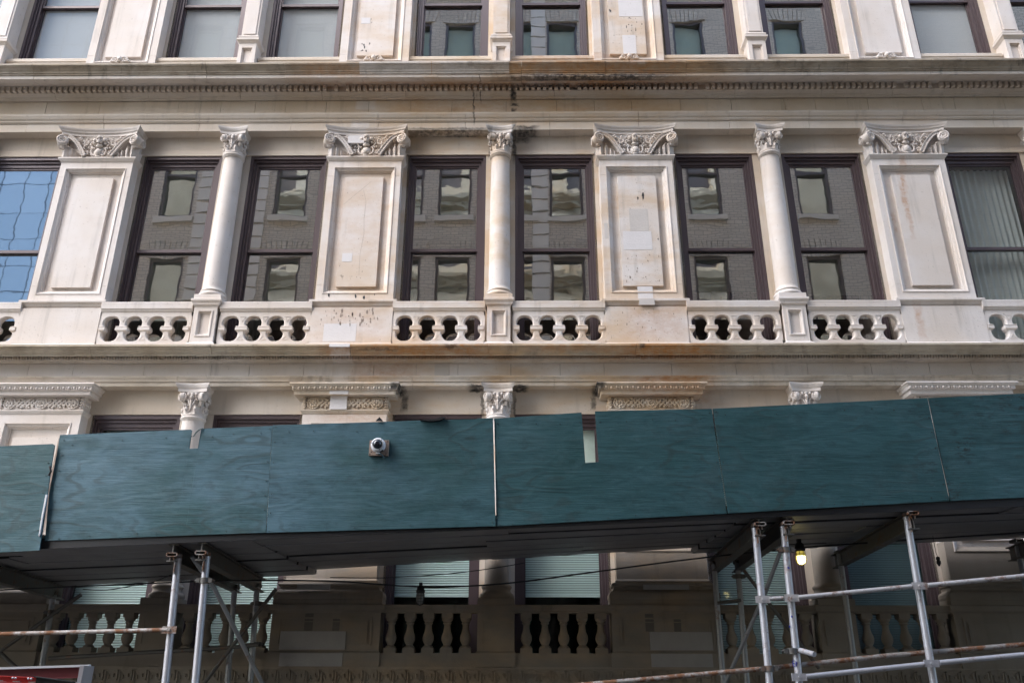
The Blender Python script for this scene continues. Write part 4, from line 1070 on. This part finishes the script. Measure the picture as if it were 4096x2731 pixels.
# I-beams and pipe legs
YF, YB = 9.28, 12.03
def beam(x, x2, h=.19, ya=9.20, yb_=12.30):
    m = MB()
    def zt(y): return zd(x, 9.2) - .012 - .02 * (y - 9.2) / 3
    for (w, t0, t1) in ((.055, 0, .014), (.006, .014, h - .014), (.055, h - .014, h)):
        vs = []
        for (y, xx) in ((ya, x), (yb_, x2)):
            for (dx, dz) in ((-w, t0), (w, t0), (w, t1), (-w, t1)): vs.append((xx + dx, SY(y), zt(y) - dz))
        m.add(vs, [(0, 1, 5, 4), (1, 2, 6, 5), (2, 3, 7, 6), (3, 0, 4, 7), (3, 2, 1, 0), (4, 5, 6, 7)])
    return m.build('beam', M['beam'], sh)
def post(x, z, x2, front, mat):
    m = MB(); y = YF if front else YB
    m.tube([(x, SY(y), z), (x2, SY(y), .0)], .038, 16)
    m.tube([(x, SY(y), z - .01), (x, SY(y), z + .012)], .041, 16)
    m.tube([(x2, SY(y), .0), (x2, SY(y), .012)], .09, 12)
    p = m.build('post', mat, sh)
    c = MB(); s = 1 if x > -1 else -1                       # rectangular head socket under the beam, with gusset
    yy = SY(y) - (.07 if front else -.03); xo = x - .04 * s * -1 if front else x
    xo = x - .03 if x < 0 else x + .03
    w, h, d = .062, .022, .10
    for (a, b, z0, z1) in ((-w, w, h - .008, h), (-w, w, -h, -h + .008), (-w, -w + .012, -h, h), (w - .012, w, -h, h)): c.box(xo + a, xo + b, yy - d / 2, yy + d, z + .035 + z0, z + .035 + z1)
    c.slab([(x - .004, z + .01), (x + .004, z + .01), (x + .004, z - .16), (x - .004, z - .16)], SY(y) - .075, SY(y) - .03) if front else None
    for s2 in (-1, 1): c.tube([(xo + s2 * .02, yy - .02, z + .02), (xo + s2 * .02, yy - .02, z - .02)], .009, 6)
    c.build('head_socket', M['rusty'] if front else M['beam'], p)
    return p
for (x, zf, xf2, bx, zb_, bx2) in ((-6.05, 2.79, -5.9, -6.52, 2.77, -6.40), (-3.745, 2.885, -3.60, -4.0, 2.86, -3.86), (-3.435, 2.905, -3.29, -3.69, 2.88, -3.55), (2.56, 3.215, 2.515, 2.69, 3.19, 2.66),
                                  (2.87, 3.23, 2.81, 3.02, 3.21, 2.96), (4.235, 3.335, 4.19, 4.46, 3.34, 4.44), (6.62, 3.42, 6.5, 6.97, 3.50, 6.9)):
    post(x, zf, xf2, True, M['post']); post(bx, zb_, bx2, False, M['postb'])
    beam(x + (.03 if x > 0 else -.04), bx + (.03 if x > 0 else -.03))

def clamp(c, parent=sh, name='clamp'):
    m = MB(); c = Vector(c)
    m.tube([c + Vector((0, 0, -.03)), c + Vector((0, 0, .03))], .05, 12); m.box(c.x - .085, c.x - .045, c.y - .035, c.y + .02, c.z - .022, c.z + .022); m.box(c.x + .045, c.x + .085, c.y - .035, c.y + .02, c.z - .022, c.z + .022)
    m.tube([c + Vector((-.105, -.01, 0)), c + Vector((-.05, -.01, 0))], .012, 6); m.tube([c + Vector((.05, -.01, 0)), c + Vector((.105, -.01, 0))], .012, 6)
    return m.build(name, M['beam'], parent)
def rail(pts, mat, r=.024, flat=(), name='rail'):
    """pipe whose ends are pressed flat where they are bolted to a post"""
    m = MB(); m.tube([(x, SY(y), z) for x, y, z in pts], r, 12)
    for (x, y, z) in flat:
        m.box(x - .075, x + .075, SY(y) - .014, SY(y) + .004, z - .036, z + .036); m.tube([(x, SY(y) - .03, z), (x, SY(y) - .012, z)], .015, 8)
    return m.build(name, mat, sh)
YR = 9.225
rail([(-8.3, YR, 2.04), (-3.72, YR, 2.155)], M['rusty'], .022, [(-3.70, YR, 2.155)])
rail([(2.61, YR, 2.475), (2.76, YR, 2.485)], M['rail'], .022, [(2.545, YR, 2.47)])
rail([(2.92, YR, 2.49), (4.13, YR, 2.605)], M['rail'], .024, [(2.85, YR, 2.485)])
rail([(4.30, YR, 2.615), (6.6, YR, 2.83)], M['rail'], .025, [(4.215, YR, 2.61)])
rail([(2.90, YR, 1.715), (4.12, YR, 1.835)], M['post'], .026, [(2.83, YR, 1.71)])
rail([(4.28, YR, 1.85), (6.6, YR, 2.06)], M['post'], .026, [(4.195, YR, 1.843)])
rail([(-2.2, 9.35, 1.40), (1.32, 9.35, 1.69), (2.54, 9.35, 1.795), (3.8, 9.35, 1.92), (6.6, 9.35, 2.14)], M['rusty'], .024)
rail([(3.00, 9.35, 3.33), (2.83, 10.2, 2.60), (2.35, 11.9, 1.1)], M['postb'], .024, name='brace')
rail([(3.08, 11.97, 3.12), (3.95, 11.97, 1.85)], M['beam'], .024, name='brace')
rail([(-3.63, 9.36, 2.93), (-3.45, 9.7, 2.62), (-2.9, 11.3, 1.1)], M['postb'], .025, name='brace')
rail([(-3.40, 11.96, 2.86), (-4.19, 11.95, 1.70), (-4.65, 11.94, 1.0)], M['beam'], .026, name='brace')
rail([(-6.10, 11.96, 2.78), (-7.2, 11.95, 1.93)], M['beam'], .026, name='brace'); rail([(-7.2, 11.98, 2.13), (-6.2, 11.98, 1.4)], M['beam'], .026, name='brace')
rail([(-6.37, 11.96, 1.955), (-3.9, 11.96, 2.10), (-3.56, 11.95, 2.135)], M['beam'], .027)
rail([(2.68, 11.97, 2.68), (3.0, 11.97, 2.72)], M['beam'], .022)
rail([(2.86, 9.18, 1.965), (2.935, 8.98, 1.92)], M['post'], .026, name='pipe_stub')
clamp((2.80, SY(9.27), 1.96)); clamp((2.545, SY(9.27), 1.79)); clamp((-3.415, SY(9.27), 2.66)); clamp((2.87, SY(9.28), 2.99)); clamp((3.02, SY(12.03), 3.04)); clamp((-3.65, SY(12.03), 2.67)); clamp((-6.5, SY(12.03), 2.55)); clamp((-3.60, SY(12.03), 2.14))
# blue paint daubs on one leg, as left by the erectors
m = MB()
def stroke(pts): m.tube([(x, SY(9.28) - .0395 + .5 * (x - 2.818) ** 2 * 26, z) for x, z in pts], .0045, 5)
stroke([(2.808, 1.865), (2.792, 1.865), (2.790, 1.815), (2.806, 1.812)]); stroke([(2.791, 1.840), (2.804, 1.840)])
stroke([(2.818, 1.812), (2.820, 1.862), (2.830, 1.835), (2.842, 1.865), (2.846, 1.815)])
for (x, z) in ((2.86, 2.80), (2.865, 2.795), (2.85, 3.02), (2.835, 2.30), (2.80, 2.2)): m.ball((x, SY(9.28) - .037, z), .009, .004, .012)
m.build('paint_mark', M['blue'], sh)

# ------------------------------------------------------------------ things fixed to the shed
sc = empty('security_camera', (-1.60, 9.13, 4.085))
tag(sc, 'white dome security camera on a square of bare wood on teal plywood', 'camera')
m = MB(); m.box(-.108, .108, -.036, .012, -.09, .085)
for (x, z) in ((-.08, .06), (-.08, -.05), (-.095, -.075), (.085, -.07), (.09, .07)): m.ball((x, -.036, z), .007, .004, .007, 1)
m.build('mounting_board', [M['wood'], M['blackm']], sc)
def facing(prof, n=28):
    m = MB(); vs = []
    for r, d in prof:
        for q in range(n):
            a = 2 * PI * q / n; vs.append((r * math.cos(a), -d, r * math.sin(a)))
    m.add(vs, [(i * n + q, (i + 1) * n + q, (i + 1) * n + (q + 1) % n, i * n + (q + 1) % n) for i in range(len(prof) - 1) for q in range(n)] + [tuple(range((len(prof) - 1) * n, len(prof) * n))[::-1]], 0, True)
    return m
h = facing([(.082, .03), (.082, .05), (.078, .085), (.070, .10), (.055, .106), (.053, .100)])
h.box(-.022, .022, -.06, -.036, -.095, -.07); 
for a in (.9, 2.9, 5.1): h.ball((.066 * math.cos(a), -.103, .066 * math.sin(a)), .006, .004, .006, 1)
h.slab([(.015, -.085), (.062, -.06), (.052, -.048), (.02, -.062)], -.075, -.04, 1)
h.build('housing', [M['white'], M['blackm']], sc, (-.005, 0, .02))
d = facing([(.0535, .098), (.051, .118), (.043, .137), (.030, .150), (.012, .156), (.002, .157)]); d.build('dome', M['dome'], sc, (-.005, 0, .02))
m = MB(); m.tube([(.0, -.05, -.075), (.03, -.055, -.08), (.055, -.05, -.10), (.068, -.045, -.125)], .006, 6); m.build('lead', M['ply'], sc)

def lamp(x, y, z, lit, label):
    e = empty('work_light', (x, y, z)); tag(e, label, 'lamp', 'caged lamps under the shed')
    m = MB(); m.lathe([(.03, .09), (.045, .08), (.048, .045), (.055, .04), (.055, .012), (.045, .0)], 0, 0, 18); m.box(-.02, .02, -.02, .02, .085, .13); m.build('socket', M['blackm'], e)
    m = MB(); m.lathe([(.038, .0), (.043, -.03), (.044, -.05), (.044, -.085), (.036, -.115), (.018, -.132), (.002, -.136)], 0, 0, 18, cap=False); m.m = [1 if min(m.v[i][2] for i in f) > -.06 else 0 for f in m.f]; m.build('bulb', [M['bulb'], M['warm']] if lit else [M['jar'], M['jar']], e)
    m = MB()
    for q in range(4):
        a = PI * q / 4 + .3
        m.tube([(math.cos(a) * r, math.sin(a) * r, zz) for r, zz in ((.05, .0), (.052, -.09), (.042, -.125), (0, -.148), (-.042, -.125), (-.052, -.09), (-.05, 0))], .0032, 5)
    for zz in (-.03, -.065, -.10): m.tube([(.051 * math.cos(2 * PI * q / 16), .051 * math.sin(2 * PI * q / 16), zz) for q in range(17)], .0032, 5)
    m.build('wire_guard', M['guardm'] if lit else M['blackm'], e)
    s_ = 1.18 if lit else 1.0; e.scale = (s_, s_, s_); return e
lamp(3.515, 10.8, 3.20, True, 'lit yellow caged lamp hanging under the deck')
lamp(-1.262, 10.8, 2.685, False, 'unlit grey caged lamp hanging on the sagging cable')
def cable(pts, r, label):
    c0 = Vector(pts[0]); out = []
    P_ = [Vector(p) for p in pts]
    for q in range(len(P_) - 1):
        p0 = P_[max(0, q - 1)]; p1 = P_[q]; p2 = P_[q + 1]; p3 = P_[min(len(P_) - 1, q + 2)]
        for t in (0, .2, .4, .6, .8):
            out.append(.5 * ((2 * p1) + (p2 - p0) * t + (2 * p0 - 5 * p1 + 4 * p2 - p3) * t * t + (3 * p1 - p0 - 3 * p2 + p3) * t ** 3))
    out.append(P_[-1]); m = MB(); m.tube([p - c0 for p in out], r, 6)
    return tag(m.build('cable', M['blackm'], None, c0), label, 'cable')
YC = 10.8
cable([(-8.2, YC, 2.66), (-6.55, YC, 2.72), (-5.65, YC, 2.76), (-3.89, YC, 2.83), (-2.47, YC, 2.835), (-1.27, YC, 2.765), (-.27, YC, 2.80), (.82, YC, 2.935), (1.93, YC, 3.08), (2.92, YC, 3.19), (3.5, YC, 3.245), (4.12, YC, 3.29), (6.4, YC, 3.44), (7.5, YC, 3.5)], .0105, 'thick black power cable strung the whole length under the deck')
cable([(-2.45, 11.0, 2.90), (-1.8, 11.0, 2.895), (-1.3, 11.0, 2.92), (-.76, 11.0, 2.965), (-.25, 11.0, 3.035), (.04, 11.0, 3.085)], .006, 'thin wire rising above the sagging cable by the unlit lamp')
cable([(-5.6, 11.0, 2.75), (-5.3, 11.0, 2.742), (-5.0, 11.0, 2.79), (-4.75, 11.0, 2.83), (-4.5, 11.0, 2.93)], .006, 'short loose wire drooping in front of the white blinds')
e = empty('cord_connector', (5.12, 10.6, 3.30)); tag(e, 'small black plug hanging on a thin cord under the deck', 'plug')
m = MB(); m.tube([(0, 0, .06), (.0, 0, -.14), (.012, 0, -.20)], .004, 6); m.build('cord', M['blackm'], e)
m = MB(); m.lathe([(.008, -.19), (.02, -.195), (.024, -.22), (.018, -.235), (.026, -.245), (.026, -.275), (.014, -.29), (.012, -.305)], .012, 0, 12); m.build('plug', M['blackm'], e)

# ladder lying level beside the kerb, its end in view
la = empty('ladder', (-2.9, 5.75, 1.60)); tag(la, 'red fibreglass ladder with black boot and aluminium end, lying level near the kerb', 'ladder')
def chan(p0, p1, h, d, mat, name, flip=1):
    m = MB(); p0 = Vector(p0); p1 = Vector(p1)
    def bar(y0, y1, z0, z1):
        vs = []
        for p in (p0, p1):
            for (yy, zz) in ((y0, z0), (y1, z0), (y1, z1), (y0, z1)): vs.append((p.x, p.y + yy * flip, p.z + zz))
        m.add(vs, [(0, 1, 5, 4), (1, 2, 6, 5), (2, 3, 7, 6), (3, 0, 4, 7), (3, 2, 1, 0), (4, 5, 6, 7)])
    bar(0, .004, 0, h); bar(-d, 0, h - .005, h); bar(-d, 0, 0, .005)
    return m.build(name, mat, la)
chan((-2.4, .32, -.015), (-.05, .32, .058), .075, .03, M['red_dark'], 'rail')
chan((-2.4, -.12, .10), (-.075, -.26, .017), .038, .03, M['red'], 'rail')
chan((-.077, -.262, .0), (.18, -.285, -.03), .060, .034, M['blackm'], 'boot')
m = MB(); m.box(-.062, -.045, .30, .335, .0, .135); m.box(-.046, -.018, .19, .335, -.03, .131); m.box(-.075, -.05, .18, .2, -.03, .02); m.build('end_plate', M['alu'], la)
m = MB(); m.box(-2.4, -.03, .285, .325, .134, .139) if False else None
m.rbox((-1.22, .305, .097), 2.37, .036, .014, Matrix.Rotation(-.031, 3, 'Y')); m.build('edge_trim', M['white'], la)
for x in (-.10, -.20, -.31, -.62, -.9, -1.3, -1.7, -2.1):
    t = (x + 2.4) / 2.325; m = MB(); y = -.12 - .14 * t; z = .10 - .083 * t
    m.tube([(x, y, z - .03), (x, .33, z + .0)], .016, 8); m.box(x - .022, x + .022, y - .004, y + .004, z - .10, z + .012)
    m.add([(x - .022, y - .004, z + .0), (x - .085, y - .004, z + .012), (x - .022, y - .004, z - .075), (x - .022, y + .004, z + .0), (x - .085, y + .004, z + .012), (x - .022, y + .004, z - .075)], [(0, 1, 2), (5, 4, 3), (0, 3, 4, 1), (1, 4, 5, 2), (2, 5, 3, 0)])
    m.ball((x - .008, y - .034, z + .028), .007, .005, .007); m.ball((x + .010, y - .034, z + .027), .007, .005, .007)
    m.build('rung', M['alu'], la)
m = MB()
for x in (-1.9, -.5):       # trestle added as a support to hold the ladder up
    for (y0, y1) in ((-.15, -.3), (.3, .45)): m.tube([(x, y0, -.04), (x, y1, -1.6 + .0)], .018, 8)
    m.tube([(x, -.3, -.03), (x, .4, -.03)], .02, 8)
m.build('added_support', M['alu'], la)

# ------------------------------------------------------------------ across the street, seen mirrored in the window glass
def brick():
    k = NT('grey_brown_brick'); p = k.pos()
    b = k.n('ShaderNodeTexBrick'); k.put(b.inputs['Vector'], k.mapv(k.n('ShaderNodeCombineXYZ').outputs[0]))
    c = k.n('ShaderNodeCombineXYZ'); X, Y, Z = k.xyz(p)[0:3]; k.put(c.inputs[0], k.math('ADD', X, Y)); k.put(c.inputs[1], Z); k.put(b.inputs['Vector'], c.outputs[0])
    b.inputs['Scale'].default_value = 1.0; b.inputs['Brick Width'].default_value = .30; b.inputs['Row Height'].default_value = .11; b.inputs['Mortar Size'].default_value = .013
    k.put(b.inputs['Color1'], (.60, .515, .43)); k.put(b.inputs['Color2'], (.50, .42, .35)); k.put(b.inputs['Mortar'], (.22, .19, .16))
    return k.principled(k.mix(k.math('MULTIPLY', k.noise(p, .5, 3), .3), b.outputs[0], (.50, .455, .41)), .85)
M['brick'] = brick()
M['limestone'] = plain('sandy_limestone_trim', (.60, .55, .50), .85, 0, .12, 2)
ZB0, PER, WH = 12.3, 5.5, 3.85
bb = empty('brick_building', (0, -1.3, 0)); tag(bb, 'grey brown brick building across the street, mirrored in the window panes', 'building')
WX = [-13.0, -8.7, -4.3, -2.5, -.1, 1.7, 6.9, 11.0, 15.2, 19.4]
EX0, EX1, HT = -15.2, 22.0, 29.5; rows = [ZB0 + PER * q for q in (-2, -1, 0, 1, 2)]
m = MB(); ww = .62
xs = [EX0] + [v for x in WX for v in (x - ww, x + ww)] + [EX1]
for q in range(0, len(xs), 2): m.box(xs[q], xs[q + 1], -.4, 0, 0, HT)
for x in WX:
    zz = 0
    for r in rows: m.box(x - ww, x + ww, -.4, 0, zz, r); zz = r + WH
    m.box(x - ww, x + ww, -.4, 0, zz, HT)
m.box(EX0, EX1, -9, -8.8, 0, HT); m.box(EX0, EX0 + .2, -8.8, -.4, 0, HT); m.box(EX1 - .2, EX1, -8.8, -.4, 0, HT); m.box(EX0, EX1, -8.8, -.4, HT - .3, HT)
m.build('wall', M['brick'], bb)
m = MB()
for q, x in enumerate((-11.9, -9.9, -1.3, .72)):                # banded piers between some windows
    z = 4.0
    while z < HT - 1: m.box(x - .3, x + .3, 0, .05, z, z + .46); z += .52
m.build('banded_pier', M['limestone'], bb)
m = MB(); m.box(-7.0, -6.35, 0, .12, 2, HT); m.box(EX0, EX1, 0, .45, HT - .9, HT + .05); m.build('pier', M['limestone'], bb)
def far_window(w):
    m = MB(); m.box(-ww, -ww + .09, -.3, -.05, 0, WH); m.box(ww - .09, ww, -.3, -.05, 0, WH); m.box(-ww + .09, ww - .09, -.3, -.05, WH - .12, WH); m.box(-ww + .09, ww - .09, -.3, -.05, 0, .12); m.box(-ww + .09, ww - .09, -.28, -.08, WH * .48, WH * .48 + .09)
    return m
FW = withmat(far_window(0), 'window', M['frame'])
mm = MB(); mm.box(-ww + .09, ww - .09, -.20, -.19, .12, WH - .12); FP = withmat(mm, 'pane', M['glass_far'])
mm = MB(); mm.prof([(0, -.22), (.10, -.22), (.12, -.05), (.12, 0), (0, 0)], -ww - .12, ww + .12); FS = withmat(mm, 'sill', M['limestone'])
mm = MB()
for q in range(9):
    a = (q - 4) / 4; mm.slab([(a * .66 - .07, 0), (a * .66 + .07, 0), (a * .80 + .085, .62), (a * .80 - .085, .62)], 0, .04)
FA = withmat(mm, 'flat_arch', M['limestone'] if False else M['brick'])
FP2 = FP.copy(); FP2.materials[0] = M['glass_low']
mm = MB(); mm.box(-ww + .09, ww - .09, -.34, -.335, .12, WH - .12); FB = withmat(mm, 'roller_or_added_shade', M['buff'])  # cloth added to hide sky reflections in the far upper windows
for x in WX:
    for r in rows:
        w = link('window', FW, bb, (x, 0, r)); link('pane', FP2 if r > 20 else FP, w);
        if r > 20: link('roller_or_added_shade', FB, w)
        link('sill', FS, w)
        link('flat_arch', FA, w, (0, 0, WH))
m = MB(); m.box(EX0 + .3, EX1 - .3, -1.6, -1.5, 0, HT - .4); m.build('interior', M['inter'], bb)
# a few rooms have pale roller shades half down
rnd = random.Random(3)
m = MB()
for x in WX:
    for r in rows:
        if rnd.random() < .45: h = rnd.uniform(.5, 2.2); m.box(x - ww + .1, x + ww - .1, -.5, -.49, r + WH - h, r + WH - .1)
m.build('roller_or_added_shade', M['sheer'], bb)

def curtainwall():
    k = NT('blue_tower_glass'); p = k.pos(); X, Y, Z = k.xyz(p)[0:3]
    c = k.n('ShaderNodeCombineXYZ'); k.put(c.inputs[0], k.math('ADD', X, Y)); k.put(c.inputs[1], Z)
    b = k.n('ShaderNodeTexBrick'); b.offset = 0; k.put(b.inputs['Vector'], c.outputs[0]); b.inputs['Scale'].default_value = 1; b.inputs['Brick Width'].default_value = 3.0; b.inputs['Row Height'].default_value = 3.6; b.inputs['Mortar Size'].default_value = .07
    k.put(b.inputs['Color1'], (.30, .37, .45)); k.put(b.inputs['Color2'], (.40, .47, .55)); k.put(b.inputs['Mortar'], (.05, .06, .08))
    return k.principled(b.outputs[0], .2, .25, None, .01, 1, .6)
M['tower'] = curtainwall()
gt = empty('glass_tower', (-52, -72, 0)); tag(gt, 'blue glass office tower mirrored in the window nearest the edge of the facade', 'building')
m = MB(); m.box(-22, 19, -14, 12, 0, 95); m.build('wall', M['tower'], gt)
m = MB()
for z in range(4, 95, 36): m.box(-22.06, 19.06, 11.9, 12.06, z, z + .3)
m.build('floor_band', M['alu'], gt)

# ------------------------------------------------------------------ ground
def sheet(name, y0, y1, z, mat, x=120, kerb=None):
    m = MB(); m.box(-x, x, y0, y1, -.5, z); return tag(m.build(name, mat), kind='structure')
m = MB(); m.box(-400, 400, -400, 400, -1.2, -.5); tag(m.build('ground', M['conc']), kind='structure')
sheet('road', 1.6, 8.7, -.13, M['asphalt']); sheet('pavement', 8.86, 12.5, 0, M['conc']); sheet('kerb', 8.7, 8.86, .004, M['conc'])
sheet('pavement', -1.3, 1.44, 0, M['conc']); sheet('kerb', 1.44, 1.6, .004, M['conc'])

# ------------------------------------------------------------------ camera, sky, sun
cd = bpy.data.cameras.new('Camera'); cam = bpy.data.objects.new('Camera', cd); COL.objects.link(cam)
cam.location = (0, 0, 1.6)
cam.matrix_world = Matrix.Translation((0, 0, 1.6)) @ Matrix.Rotation(R(.690), 4, 'Z') @ Matrix.Rotation(R(90 + 22.5), 4, 'X') @ Matrix.Rotation(R(.147), 4, 'Z')
cd.sensor_width = 36; cd.lens = 3342.7 / 4096 * 36; cd.clip_end = 2000; cd.clip_start = .05
S.camera = cam
w = bpy.data.worlds.new('World'); S.world = w; w.use_nodes = True
nt = w.node_tree; bg = nt.nodes['Background']
sky = nt.nodes.new('ShaderNodeTexSky'); sky.sky_type = 'NISHITA'; sky.sun_disc = False
SUN_EL, SUN_AZ = R(46), R(228)           # azimuth measured clockwise from +Y
sky.sun_elevation = SUN_EL; sky.sun_rotation = SUN_AZ; sky.dust_density = 1.5; sky.air_density = 1.0; sky.ozone_density = 1.0
nt.links.new(sky.outputs[0], bg.inputs[0]); bg.inputs[1].default_value = .15
sd = bpy.data.lights.new('Sun', 'SUN'); so = bpy.data.objects.new('Sun', sd); COL.objects.link(so)
sd.energy = 1.35; sd.angle = R(62); sd.color = (1, .985, .98)
dirv = Vector((math.sin(SUN_AZ) * math.cos(SUN_EL), math.cos(SUN_AZ) * math.cos(SUN_EL), math.sin(SUN_EL)))
so.rotation_euler = (-dirv).to_track_quat('-Z', 'Y').to_euler(); so.location = (0, -5, 40)
S.view_settings.view_transform = 'Standard'; S.view_settings.look = 'None'; S.view_settings.gamma = 1; S.view_settings.exposure = 2.2
S.cycles.max_bounces = 8; S.cycles.diffuse_bounces = 4; S.cycles.glossy_bounces = 4; S.cycles.transparent_max_bounces = 16
S.cycles.caustics_reflective = False; S.cycles.caustics_refractive = False; S.cycles.sample_clamp_indirect = 6
